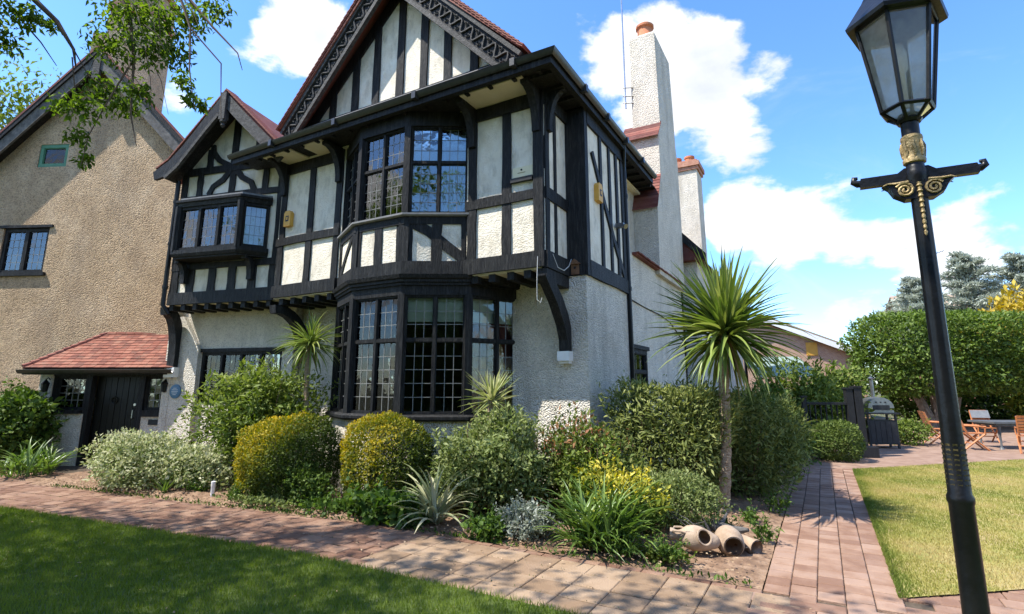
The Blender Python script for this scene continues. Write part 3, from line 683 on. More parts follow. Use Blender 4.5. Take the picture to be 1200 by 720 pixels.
for i in range(6):
    x, y = BOW[i]; a = math.degrees(atan2(BOW[min(i + 1, 5)][1] - BOW[max(i - 1, 0)][1], BOW[min(i + 1, 5)][0] - BOW[max(i - 1, 0)][0]))
    fr = Fr((x, y), a); mb = MB(); mb.fbox(fr, -.058, .058, 1.30, 3.22, -.12, .026); mb.build('post', 'timber', HOUSE)
    if 1 <= i <= 4:
        mb = MB(); mb.fbox(fr, -.09, .09, 3.76, 4.5, -.12, .028); mb.fbox(fr, -.058, .058, 4.59, 6.2, -.12, .026); mb.build('post', 'timber', HOUSE)
bow_roof = MB(); bow_roof.prism([(x, y, 3.30) for x, y in [(-8.4, 8.3), (-7.85, 7.28), (-6.92, 6.74), (-5.86, 6.74), (-4.93, 7.28), (-4.4, 8.3)]], (0, 0, .09)); bow_roof.build('bow_ceiling', 'interior_ceiling', HOUSE)
mb = MB(); mb.prism([(x, y, 3.5) for x, y in [(-7.85, 7.28), (-6.92, 6.74), (-5.86, 6.74), (-4.93, 7.28)]], (0, 0, .2)); mb.build('bow_floor', 'interior', HOUSE)
mb = MB(); mb.prism([(x, y, 6.38) for x, y in [(-7.85, 7.35), (-6.92, 6.74), (-5.86, 6.74), (-4.93, 7.35)]], (0, 0, .06)); mb.build('bow_ceiling', 'interior_ceiling', HOUSE)
curtain(bf[3], .60, 1.04, 4.6, 6.2, -.13, 'curtain'); curtain(bf[2], .04, .78, 4.6, 6.2, -.13, 'curtain'); curtain(bf[1], .06, 1.04, 4.6, 6.2, -.13, 'curtain')
for i in (1, 2, 3): curtain(bf[i], .04, 1.06, 5.60, 6.2, -.12, 'curtain', n=14, amp=.008)
for i in (1, 2, 3, 4): curtain(bf[i], .05, 1.05, 2.78, 3.2, -.16, 'blind', n=10, amp=.006)  # added beige strips, standing in for the bounce-lit room ceiling
curtain(bf[4], .1, 1.0, 1.35, 3.2, -.3, 'curtain_red'); curtain(bf[0], .1, 1.0, 1.35, 3.2, -.3, 'curtain_red')

# ---- front first floor timbers
def rail(fr, s0, s1, z, w, proud=.04): return timber(fr, [(s0, z), (s1, z)], w, proud)
def stud(fr, s, z0, z1, w, proud=.03): return timber(fr, [(s, z0), (s, z1)], w, proud)
for s0, s1 in ((-4.93, XR1 + .0), (XL, -7.9)):
    rail(F, s0, s1, 3.64, .24, .06); rail(F, s0, s1, 4.70, .16, .042); rail(F, s0, s1, 6.30, .22, .045)
for s in (-4.80, -4.14): 
    stud(F, s, 3.75, 4.63, .165); stud(F, s, 4.77, 6.2, .165)
stud(F, -3.55, 3.76, 6.3, .16, .05)
for s in (-7.98, -8.77, -9.62):
    stud(F, s, 3.75, 4.63, .16); stud(F, s, 4.77, 6.2, .16)
# right flank, first floor
rail(R1, Yf - .02, Yg, 3.63, .27, .04); rail(R1, Yf, Yg, 4.70, .19, .03); rail(R1, Yf, Yg, 6.3, .22, .04)
for s, w in ((Yf + .07, .13), (7.52, .09)): stud(R1, s, 3.76, 6.2, w, .025)
mb = MB(); mb.box(XR1 - .03, XR2 + .045, Yg - .02, Yg + .12, 3.5, 6.42); mb.build('post', 'timber', HOUSE)
rail(R2, Yg + .1, 10.06, 3.63, .26, .055); rail(R2, Yg + .1, 10.06, 6.3, .22, .055)
for s, w in ((8.74, .11), (9.22, .11), (9.62, .11), (9.97, .14)): stud(R2, s, 3.76, 6.2, w, .045)
timber(R2, [(8.32, 5.75), (8.8, 5.1), (9.35, 4.4), (9.9, 3.8)], .12, .052)

# gable studs
for s in (-8.27, -7.64, -7.09, -6.475, -5.9, -5.35, -4.77):
    top = min(9.6 - abs(s + 6.5) * 1.036, 9.5); timber(F, [(s, 7.0), (s, top)], .17, .085, back=.0)
rail(F, -9.1, -3.9, 7.07, .17, .09)
timber(F, [(-9.25, 6.78), (-6.5, 9.5)], .24, .08, back=.0); timber(F, [(-3.75, 6.78), (-6.5, 9.5)], .24, .08, back=.0)

# ---- eaves: skirt roof, gutter, soffit, rafters, brackets
mb = MB(); mb.prism([(-10.5, 6.44, 6.60), (-2.98, 6.44, 6.60), (-3.62, 7.12, 7.14), (-9.9, 7.12, 7.14)], (0, 0, -.05)); mb.build('skirt_roof', 'tile_red', HOUSE)
mb = MB(); mb.prism([(-9.2, 6.86, 6.97), (-3.95, 6.86, 6.97), (-3.95, 7.06, 7.12), (-9.2, 7.06, 7.12)], (0, 0, .015)); mb.build('flashing', 'lead_grey', HOUSE)
gp = [(0, 0), (.02, -.05), (.06, -.085), (.105, -.05), (.125, 0), (.115, .005), (.10, -.04), (.06, -.07), (.03, -.04), (.012, .005)]
def gutter(path, z, name='gutter'):
    mb = MB(); mb.sweep(path, [(o, z + q) for o, q in gp]); return mb.build(name, 'gutter_paint', HOUSE, True)
gutter([(-10.62, 6.49), (-3.02, 6.49), (-3.02, 12.05)], 6.585)
for x in (-9.2, -7.4, -5.5, -3.6):
    mb = MB(); mb.box(x - .04, x + .04, 6.35, 6.5, 6.475, 6.6); mb.build('gutter_joint', 'gutter_paint', HOUSE)
for y in (7.6, 8.7, 9.8, 10.9):
    mb = MB(); mb.box(-3.03, -2.88, y - .04, y + .04, 6.475, 6.6); mb.build('gutter_joint', 'gutter_paint', HOUSE)
mb = MB(); mb.sweep([(-10.55, 6.56), (-3.10, 6.56), (-3.10, 12.05)], [(0, 6.40), (.10, 6.40), (.10, 6.60), (0, 6.60)]); mb.build('fascia', 'timber', HOUSE)
for x0, x1 in ((-9.75, -8.9), (-8.6, -8.02), (-4.74, -4.1), (-4.1, -3.58)):
    mb = MB(); mb.box(x0, x1, 6.62, 7.12, 6.425, 6.45); mb.build('soffit_panel', 'soffit_cream', HOUSE)
mb = MB(); mb.box(-10.5, -3.12, 6.60, 7.2, 6.455, 6.49); mb.box(-3.5, -3.08, 6.60, 12.6, 6.46, 6.49); mb.build('soffit', 'timber', HOUSE)
for k in range(17):
    x = -10.3 + k * .44
    mb = MB(); mb.box(x - .03, x + .03, 6.57, 6.66, 6.39, 6.43); mb.build('rafter', 'timber', HOUSE)
for k in range(14):
    y = 6.75 + k * .42
    mb = MB(); mb.box(-3.48, -3.10, y - .03, y + .03, 6.40, 6.455); mb.build('rafter', 'timber', HOUSE)
def knee(fr, s, w, out, z1, z0, th=.15, parent=HOUSE, fill=False):
    n = 7
    curve = [(out * (1 - cos(t * pi / 2)), z0 + (z1 - z0) * sin(t * pi / 2)) for t in [i / n for i in range(n + 1)]]
    inner = [(-.02, z0), (-.02, z1)] if fill else [(o - .02, z) for o, z in curve]
    outer = [(o + th * (1 - .5 * i / n), z - th * .75 * i / n) for i, (o, z) in enumerate(curve)]
    mb = MB(); mb.sprism(fr, inner + [(out + th * .6, z1)] + outer[::-1], s - w / 2, s + w / 2); return mb.build('bracket', 'timber', parent)
for s in (-9.62, -7.98, -4.80, -3.57): knee(F, s, .13, .42, 6.43, 5.72, .09, fill=True)
knee(R1, 7.25, .12, .3, 6.44, 5.75, .08, fill=True)

# ---- jetty: joists, corner brace, corbel
for k, x in enumerate((-4.75, -4.42, -4.08, -3.78, -3.52)):
    mb = MB(); mb.box(x - .06, x + .06, 7.16, 8.16, 3.37, 3.49); mb.build('joist', 'timber', HOUSE)
for k, x in enumerate((-9.5, -9.15, -8.8, -8.45, -8.1)):
    mb = MB(); mb.box(x - .06, x + .06, 7.16, 8.16, 3.37, 3.49); mb.build('joist', 'timber', HOUSE)
mb = MB(); mb.box(XR1 - .14, XR1 + .02, 7.14, 8.12, 3.30, 3.49); mb.build('joist', 'timber', HOUSE)
mb = MB(); mb.sprism(G, [(-.02, 2.28), (-.02, 2.62), (.10, 2.86), (.30, 3.10), (.62, 3.36), (.92, 3.36), (.50, 2.98), (.26, 2.68), (.16, 2.45), (.15, 2.28)], -3.57, -3.42); mb.build('bracket', 'timber', HOUSE)
mb = MB(); mb.fbox(G, -3.60, -3.40, 2.13, 2.28, -.05, .17); mb.fbox(G, -3.58, -3.42, 2.09, 2.13, -.05, .13); mb.build('corbel', 'stone_white', HOUSE)
knee(G, -9.6, .19, .80, 3.36, 2.35, .22)

# ---- downpipe, cables, boxes on the walls
mb = MB(); mb.tube([(-3.02, 9.9, 6.5), (-3.04, 9.95, 6.35), (-3.10, 10.1, 6.15), (-3.10, 10.12, 6.0), (-3.10, 10.12, -.05)], .045, 10)
for z in (5.5, 3.6, 1.8): mb.lathe((-3.10, 10.12, z), [(.055, -.04), (.06, 0), (.055, .04)], 10)
mb.build('downpipe', 'black_paint', HOUSE, True)
mb = MB(); mb.tube([(-3.12, 10.2, 3.42), (-3.13, 11.3, 3.38), (-3.12, 12.4, 3.36), (-3.13, 13.4, 3.30), (-3.12, 14.9, 2.9)], .012, 5); mb.build('cable', 'black_paint', HOUSE)
mb = MB(); mb.tube([(-3.55, 7.06, 3.66), (-3.55, 7.03, 3.3), (-3.56, 7.05, 3.0), (-3.50, 7.04, 2.95), (-3.48, 7.05, 3.02)], .005, 5); mb.build('cable', 'cable', HOUSE)
mb = MB(); mb.tube([(-3.42, 7.32, 3.74), (-3.42, 7.5, 3.56), (-3.41, 7.72, 3.55), (-3.40, 7.9, 3.66), (-3.38, 7.95, 3.78)], .007, 6); mb.build('cable', 'cable', HOUSE)
mb = MB(); mb.fbox(R2, 10.55, 15.0, 4.385, 4.41, 0, .10)
for k in range(22): mb.fbox(R2, 10.55 + k * .2, 10.74 + k * .2, 4.415 - (k % 3) * .004, 4.435, 0, .15 + .008 * (k % 2))
mb.build('tile_course', 'tile_red', HOUSE)

def chimney():
    mb = MB(); P = lambda x0, x1, y0, y1, z: [(x0, y0, z), (x1, y0, z), (x1, y1, z), (x0, y1, z)]
    secs = [P(-4.0, -3.03, 12.35, 14.95, 4.3), P(-4.0, -3.0, 12.35, 14.95, 5.95), P(-3.9, -2.99, 12.78, 14.9, 6.85), P(-3.88, -2.99, 12.80, 14.9, 8.0), P(-3.72, -3.0, 13.08, 14.82, 8.4), P(-3.70, -3.02, 13.10, 14.75, 11.08), P(-3.66, -3.06, 13.16, 14.7, 11.16)]
    vs = [v for s in secs for v in s]; fs = [(0, 1, 2, 3)[::-1], tuple(4 * (len(secs) - 1) + k for k in range(4))]
    for i in range(len(secs) - 1):
        for k in range(4): fs.append((i * 4 + k, i * 4 + (k + 1) % 4, i * 4 + 4 + (k + 1) % 4, i * 4 + 4 + k))
    mb.add(vs, fs); c = mb.build('chimney', 'pebbledash_white', HOUSE)
    for (y0, z0, y1, z1, x0, x1, n) in ((12.30, 5.90, 12.80, 6.92, -3.98, -2.98, 11), (12.72, 7.93, 13.12, 8.45, -3.95, -2.97, 6)):
        for k in range(n):
            ta, tb = k / n, (k + 1) / n + .03; d = .035
            ya, za = y0 + (y1 - y0) * ta, z0 + (z1 - z0) * ta; yb, zb = y0 + (y1 - y0) * tb, z0 + (z1 - z0) * tb
            m2 = MB(); m2.prism([(x0, ya - d, za), (x1, ya - d, za), (x1, yb - .01, zb), (x0, yb - .01, zb)], (0, .02, .035)); m2.build('tile', 'tile_red', c)
    mb = MB(); mb.lathe((-3.36, 13.5, 11.14), [(.27, 0), (.26, .08), (.22, .13), (.20, .36), (.25, .40), (.25, .46), (.18, .52), (.17, .44)], 14); mb.build('chimney_pot', 'terracotta_pot', c, True)
    mb = MB(); mb.tube([(-3.85, 13.0, 9.0), (-3.84, 13.0, 12.9)], .022, 6)
    for z in (9.15, 9.35, 9.6): mb.tube([(-3.9, 12.95, z), (-3.65, 13.1, z + .02)], .014, 5)
    mb.build('aerial_mast', 'steel', HOUSE)
chimney()
def chimney2():
    mb = MB(); mb.box(-4.95, -3.75, 22.5, 23.6, 4, 10.75); c = mb.build('chimney', 'pebbledash_white', HOUSE)
    mb = MB(); mb.box(-5.02, -3.68, 22.43, 23.67, 10.75, 10.9); mb.box(-5.08, -3.62, 22.37, 23.73, 10.9, 11.1); mb.box(-4.98, -3.72, 22.47, 23.63, 11.1, 11.2); mb.build('brick_cap', 'brick', c)
    for x in (-4.62, -4.08):
        mb = MB(); mb.lathe((x, 22.9, 11.2), [(.2, 0), (.19, .2), (.22, .22), (.22, .3), (.16, .3)], 12); mb.build('chimney_pot', 'terracotta_pot', c, True)
chimney2()
# rear wing
mb = MB(); mb.box(-9, -2.72, 15.3, 24, -.1, 5.3); mb.build('rear_wing_wall', 'pebbledash_white', HOUSE)
mb = MB(); mb.prism([(-2.5, 15.05, 5.15), (-5.6, 15.05, 8.6), (-9.2, 15.05, 5.15)], (0, 9.2, 0)); mb.build('rear_wing_roof', 'tile_red', HOUSE)
mb = MB(); mb.prism([(-2.42, 15.0, 5.05), (-2.42, 15.0, 5.3), (-5.6, 15.0, 8.85), (-5.6, 15.0, 8.5)], (0, .06, 0)); mb.build('barge_board', 'timber', HOUSE)

# ---- main roof
prof = [(-10.25, 6.50), (-9.3, 6.98), (-6.55, 9.85), (-3.62, 6.96), (-2.96, 6.56)]
mb = MB()
for i in range(4):
    (xa, za), (xb, zb) = prof[i], prof[i + 1]; y0 = 6.62 if i in (1, 2) else 7.05
    y1 = 12.1 if i == 3 else 15.4
    mb.prism([(xa, y0, za), (xb, y0, zb), (xb, y1, zb), (xa, y1, za)], (0, 0, .07))
mb.build('roof', 'tile_red', HOUSE)
mb = MB(); mb.prism([(x, 15.2, z) for x, z in [(-9.8, 6.4), (-6.55, 9.8), (-3.2, 6.4)]], (0, .1, 0)); mb.build('gable_wall', 'pebbledash_white', HOUSE)
for sgn, (xa, za) in ((-1, (-9.34, 6.93)), (1, (-3.58, 6.91))):
    apx, apz = -6.55, 9.93; n = 34; mb = MB(); ux, uz = (apx - xa) / n, (apz - za) / n; l = hypot(ux, uz); nx, nz = (-uz / l, ux / l) if sgn < 0 else (uz / l, -ux / l)
    nz = abs(nz); nx = sgn * abs(nx)
    for k in range(n):   # the double edge of the verge tiles
        x0, z0 = xa + ux * k, za + uz * k
        for lev, (th, o) in enumerate(((.022, .0), (.022, .027))):
            a = Vector((x0 + nx * (o + .012), 6.60 - .01 * lev, z0 + nz * (o + .012))); b = a + Vector((ux * 1.08, 0, uz * 1.08)); t = Vector((nx * th, 0, nz * th)); a2 = a + Vector((nx, 0, nz)) * .018
            mb.prism([a2, b, b + t, a2 + t], (0, .34, 0))
    props(mb.build('verge_tiles', 'tile_red', HOUSE), kind='stuff')
    # carved barge board
    xb0, zb0 = xa - sgn * .02, za - .02
    ax_, az_ = apx, apz - .02
    d = Vector((ax_ - xb0, 0, az_ - zb0)); Ld = d.length; d.normalize(); q = Vector((-sgn * abs(d.z), 0, -abs(d.x)))
    base = Vector((xb0, 6.70, zb0))
    mb = MB(); mb.prism([base, base + d * Ld, base + d * Ld + q * .40, base + q * .40], (0, .05, 0)); bb = mb.build('barge_board', 'timber', HOUSE)
    mb = MB(); mb.prism([base + q * .0 + Vector((0, -.05, 0)), base + d * Ld + Vector((0, -.05, 0)), base + d * Ld + q * .07 + Vector((0, -.05, 0)), base + q * .07 + Vector((0, -.05, 0))], (0, .06, 0)); mb.prism([base + q * .36 + Vector((0, -.04, 0)), base + d * Ld + q * .36 + Vector((0, -.04, 0)), base + d * Ld + q * .44 + Vector((0, -.04, 0)), base + q * .44 + Vector((0, -.04, 0))], (0, .08, 0))
    mb.build('barge_moulding', 'timber_grey', bb)
    mb = MB(); m = 90; wav = 13
    mb.tube([base + d * (Ld * i / m) + q * (.215 + .095 * sin(i / m * wav * 2 * pi)) + Vector((0, -.02, 0)) for i in range(m + 1)], .019, 5)
    for k in range(wav * 2):
        c = base + d * (Ld * (k + .5) / (wav * 2)) + q * (.215 + (.06 if k % 2 else -.06)) + Vector((0, -.015, 0)); s_ = .05
        pts = []
        for j in range(10):
            an = j / 9 * 4.6 * (1 if k % 2 else -1); rr_ = s_ * (1 - j / 12); pts.append(c + d * (rr_ * cos(an)) + q * (rr_ * sin(an)))
        mb.tube(pts, .013, 4)
    mb.build('carved_vine', 'timber_grey', bb, True)

# ================================================================== gabled wing with the oriel
rail(WG, -2.8, 0, 3.63, .27, .06); rail(WG, -2.8, 0, 4.33, .14, .04); rail(WG, -2.8, 0, 5.93, .14, .04)
rail(WG, -2.75, -.05, 6.58, .17, .05)
for s in (-2.7, -2.27, -1.68, -1.15, -.62, -.1): stud(WG, s, 3.76, 4.27, .2)
for s in (-2.74, -.06): stud(WG, s, 4.4, 6.5, .16, .04)
for s in (-2.3, -1.4, -.5): stud(WG, s, 6.0, 6.5, .15, .035)
stud(WG, -1.4, 6.65, 7.75, .17, .04)
stud(WG, -2.08, 6.65, 7.1, .16, .04); stud(WG, -.72, 6.65, 7.1, .16, .04)
for sg in (-1, 1):
    timber(WG, [(-1.4 + sg * .62, 5.98), (-1.4 + sg * .52, 6.18), (-1.4 + sg * .26, 6.32), (-1.4 + sg * .08, 6.52)], .13, .045)
    timber(WG, [(-1.4 + sg * .08, 6.62), (-1.4 + sg * .42, 6.80), (-1.4 + sg * .62, 7.02), (-1.4 + sg * .64, 7.2)], .13, .045)
# roof of the wing
wv = WG.off(.5); apx_s, apx_z = -1.32, 8.1
mb = MB()
for pts in ([(-3.05, 6.42), (-2.75, 6.62), (apx_s, apx_z), (apx_s, apx_z + .09), (-2.78, 6.72), (-3.07, 6.51)], [(apx_s, apx_z), (.25, 6.55), (.27, 6.65), (apx_s, apx_z + .09)]):
    mb.prism([wv.pt(s, z) for s, z in pts], wv.pt(0, 0, -4.5) - wv.pt(0, 0, 0))
mb.build('roof', 'tile_red', HOUSE)
for sg, pts in ((-1, [(-3.05, 6.45), (-2.72, 6.64), (apx_s, apx_z + .03)]), (1, [(.27, 6.58), (apx_s, apx_z + .03)])):
    mb = MB()
    for (sa, za), (sb, zb) in zip(pts[:-1], pts[1:]):
        l = hypot(sb - sa, zb - za); n = max(2, int(l / .1)); ux, uz = (sb - sa) / n, (zb - za) / n
        for k in range(n):
            for lev in (0, 1):
                o = .10 + .024 * lev; p0 = (sa + ux * k, za + uz * k + o * .7 + .012); p1 = (sa + ux * (k + 1.05), za + uz * (k + 1.05) + o * .7)
                mb.prism([wv.pt(*p0, .05), wv.pt(*p1, .05), wv.pt(p1[0], p1[1] + .022, .05), wv.pt(p0[0], p0[1] + .022, .05)], wv.pt(0, 0, -.3) - wv.pt(0, 0, 0))
    props(mb.build('verge_tiles', 'tile_red', HOUSE), kind='stuff')
mb = MB()
for pts in ([(-3.03, 6.40), (-2.74, 6.59), (apx_s, apx_z - .02), (apx_s, apx_z - .045), (-2.73, 6.565), (-3.02, 6.375)], [(apx_s, apx_z - .02), (.24, 6.53), (.23, 6.505), (apx_s, apx_z - .045)]):
    mb.prism([wv.pt(s, z, -.01) for s, z in pts], wv.pt(0, 0, -.48) - wv.pt(0, 0, 0))
mb.build('soffit', 'timber', HOUSE)
# curved barge boards and finial
mb = MB(); mb.strip(wv, [(-3.08, 6.36), (-2.9, 6.42), (-2.62, 6.55), (-2.3, 6.85), (-1.95, 7.25), (-1.6, 7.66), (-1.32, 7.98)], [.2, .26, .30, .28, .27, .27, .26], -.02, .05); mb.build('barge_board', 'timber', HOUSE)
mb = MB(); mb.strip(wv, [(.3, 6.4), (-.1, 6.78), (-.5, 7.16), (-.9, 7.55), (-1.32, 7.98)], .24, -.02, .048); mb.build('barge_board', 'timber_grey', HOUSE)
mb = MB(); mb.strip(wv, [(-2.75, 6.28), (-2.45, 6.5), (-2.1, 6.9), (-1.75, 7.3), (-1.45, 7.62)], .07, .0, .075); mb.build('barge_moulding', 'timber_grey', HOUSE)
mb = MB(); mb.fbox(wv, apx_s - .075, apx_s + .075, 7.48, 8.12, -.03, .10); mb.lathe(wv.pt(apx_s, 7.3, .03), [(.012, 0), (.055, .05), (.03, .09), (.075, .13), (.075, .19)], 8); mb.build('finial', 'timber_grey', HOUSE)
# jetty under the wing
for k in range(9):
    s = -2.7 + k * .32; mb = MB(); mb.fbox(WG, s - .055, s + .055, 3.37, 3.49, -.6, .02); mb.build('joist', 'timber', HOUSE)
knee(WGg, -2.93, .2, .42, 3.46, 2.15, .22)
mb = MB(); mb.fbox(WGg, -3.06, -2.78, 1.93, 2.15, -.05, .24); mb.build('corbel', 'stone_white', HOUSE)
# buttress-like pier beside the door with its sloping top
mb = MB(); mb.fprism(WGg, [(-3.2, -.05), (-2.3, -.05), (-2.3, 2.55), (-2.82, 3.3), (-3.2, 3.3)], 0, .10); mb.build('pier', 'pebbledash_white', HOUSE)
window(WGg, -2.28, -.15, 1.35, 2.48, 4, None, None, (3, 3), HOUSE, o=.0)
mb = MB(); mb.fbox(WGg, -2.34, -.1, 2.48, 2.56, -.05, .04); mb.build('lintel', 'timber', HOUSE)
# round blue plaque
pc = WGg.pt(-2.80, 1.62, .10)
mb = MB(); mb.lathe(pc, [(.155, -.01), (.155, .02), (.14, .026), (.0, .026)], 24, axis=(WGg.n[0], WGg.n[1], 0)); pq = mb.build('plaque', 'plaque_blue', HOUSE, True); pq['label'] = 'round blue plaque beside the front door'
mb = MB()
for r_, (w, z) in enumerate(((.10, .07), (.16, .035), (.18, .0), (.16, -.035), (.10, -.07))):
    x = -w / 2
    while x < w / 2 - .01:
        k = random.uniform(.008, .02); mb.fbox(WGg, -2.80 + x, -2.80 + x + k, 1.615 + z, 1.628 + z, .126, .129); x += k + .006
mb.build('plaque_lines', 'stone_white', pq)

# oriel
def oriel():
    o0 = .42; W2 = WG.off(o0); s0, s1 = -2.46, -.42
    f1 = W2; pR = W2.pt(s1 - .28, 0); pe = WG.pt(s1 + .12, 0)
    path = [WG.pt(s0 - .12, 0)[:2], W2.pt(s0 + .1, 0)[:2], W2.pt(s1 - .28, 0)[:2], WG.pt(s1 + .14, 0)[:2]]
    def sw(name, prof, mat): mb = MB(); mb.sweep(path, prof); return mb.build(name, mat, HOUSE)
    sw('oriel_base', [(-.3, 4.46), (.03, 4.46), (.06, 4.52), (.06, 4.60), (-.3, 4.60)], 'timber')
    sw('oriel_head', [(-.3, 5.58), (.03, 5.58), (.05, 5.66), (.08, 5.68), (.08, 5.73), (-.3, 5.76)], 'timber')
    mb = MB(); mb.prism([(p[0], p[1], 5.735) for p in path], (0, 0, .06)); mb.build('oriel_roof', 'lead_grey', HOUSE)
    mb = MB(); mb.prism([(p[0], p[1], 4.42) for p in path], (0, 0, .05)); mb.build('oriel_floor', 'timber', HOUSE)
    for i, (lights, g) in enumerate(((1, (2, 4)), (3, (3, 4)), (1, (4, 4)))):
        a, b = path[i], path[i + 1]; ang = math.degrees(atan2(b[1] - a[1], b[0] - a[0])); ln = hypot(b[0] - a[0], b[1] - a[1])
        window(Fr(a, ang), .03, ln - .03, 4.60, 5.58, lights, None, None, g, HOUSE, o=.0, fw=.06, mull=.07, came=.007, glass='glass_sky')
    for p in path[1:3]:
        mb = MB(); mb.lathe((p[0], p[1], 4.58), [(.075, 0), (.075, 1.02)], 6); mb.build('post', 'timber', HOUSE)
    for s in (-2.40, -.62): knee(WG, s, .12, .24, 4.46, 3.95, .12)
    # pale panels close behind the panes, standing in for reflected cloud
    mb = MB(); mb.fbox(W2, s0 + .16, s1 - .34, 4.62, 5.58, -.14, -.13); mb.build('blind', 'curtain', HOUSE)
    mb = MB(); mb.fbox(WG, -2.3, -.5, 4.55, 5.6, .012, .02); mb.build('oriel_lining', 'curtain', HOUSE)
oriel()
mb = MB(); p = WG.pt(-2.9, 0, .06); mb.tube([(p.x, p.y, 6.4), (p.x, p.y, 5.0), (p.x, p.y, 3.5), (p.x + .1, p.y + .1, 3.3)], .05, 8)
for z in (5.9, 4.9, 3.9): mb.lathe((p.x, p.y, z), [(.06, -.04), (.066, 0), (.06, .04)], 8)
mb.build('downpipe', 'black_paint', HOUSE, True)

# right ground window
window(R2, 10.2, 11.25, 1.0, 2.46, 1, 2.02, (3, 1), (3, 3), HOUSE, o=.02, fw=.09, label='small black framed window low on the shaded side wall')
mb = MB(); mb.fbox(R2, 10.1, 11.35, .9, 1.0, -.05, .08); mb.build('window_sill', 'timber', HOUSE); mb = MB(); mb.fbox(R2, 10.1, 11.35, 2.46, 2.54, -.05, .05); mb.build('lintel', 'timber', HOUSE)
mb = MB(); mb.fbox(R2, 10.35, 11.1, 1.05, 2.4, -.3, -.28); mb.build('blind', 'interior_dark', HOUSE)

# fittings on the front
def fit(name, mb, mat, label, parent=HOUSE):
    o = mb.build(name, mat, parent); o['label'] = label; return o
for fr, s, z, o, lab in ((F, -9.40, 5.17, .0, 'yellow alarm box on the left first floor panel'), (R2, 8.52, 5.05, .012, 'yellow alarm box on the shaded flank')):
    mb = MB(); mb.fprism(fr, [(s - .1, z - .16), (s + .1, z - .16), (s + .1, z + .12), (s + .06, z + .17), (s - .06, z + .17), (s - .1, z + .12)], o, o + .09); al = fit('alarm_box', mb, 'yellow_plastic', lab)
    mb = MB(); mb.fbox(fr, s - .04, s + .05, z - .06, z + .06, o + .09, o + .094); mb.build('emblem', 'cart_grey', al); mb = MB(); mb.fbox(fr, s - .015, s + .025, z - .03, z + .035, o + .094, o + .097); mb.build('emblem', 'yellow_plastic', al)
mb = MB(); mb.fbox(F, -4.02, -3.66, 5.0, 5.19, 0, .02); npl = fit('name_plate', mb, 'cream_plastic', 'small cream plate above a dark strip')
mb = MB(); mb.lathe(F.pt(-3.86, 5.14, .018), [(.017, 0), (.017, .008), (.0, .008)], 10, axis=(0, -1, 0)); mb.build('emblem', 'cart_grey', npl)
mb = MB(); mb.fbox(F, -3.93, -3.79, 5.085, 5.097, .02, .023); mb.build('plate_lines', 'gold', npl)
mb = MB(); mb.fbox(F, -4.04, -3.65, 4.93, 5.0, 0, .07); mb.build('strip_light', 'cart_grey', HOUSE)
mb = MB(); mb.fbox(R2, 9.42, 9.52, 4.66, 4.74, .04, .2); mb.lathe(R2.pt(9.47, 4.69, .2), [(.04, 0), (.05, .05), (.03, .05)], 10, axis=(.7, -.3, -.5)); fit('security_camera', mb, 'oven_steel', 'small security camera on the flank wall')
mb = MB(); c = (-3.32, 8.02, 3.52); mb.box(c[0] - .07, c[0] + .07, c[1] - .07, c[1] + .07, c[2], c[2] + .19); mb.prism([(c[0] - .10, c[1] - .10, c[2] + .17), (c[0] + .10, c[1] - .10, c[2] + .17), (c[0], c[1] - .10, c[2] + .26)], (0, .2, 0)); bx = fit('nest_box', mb, 'rust_wood', 'weathered brown nest box under the jettied corner')
mb = MB(); mb.lathe((c[0], c[1] - .07, c[2] + .11), [(.02, 0), (.02, .008), (0, .008)], 10, axis=(0, -1, 0)); mb.build('entrance_hole', 'cart_grey', bx)

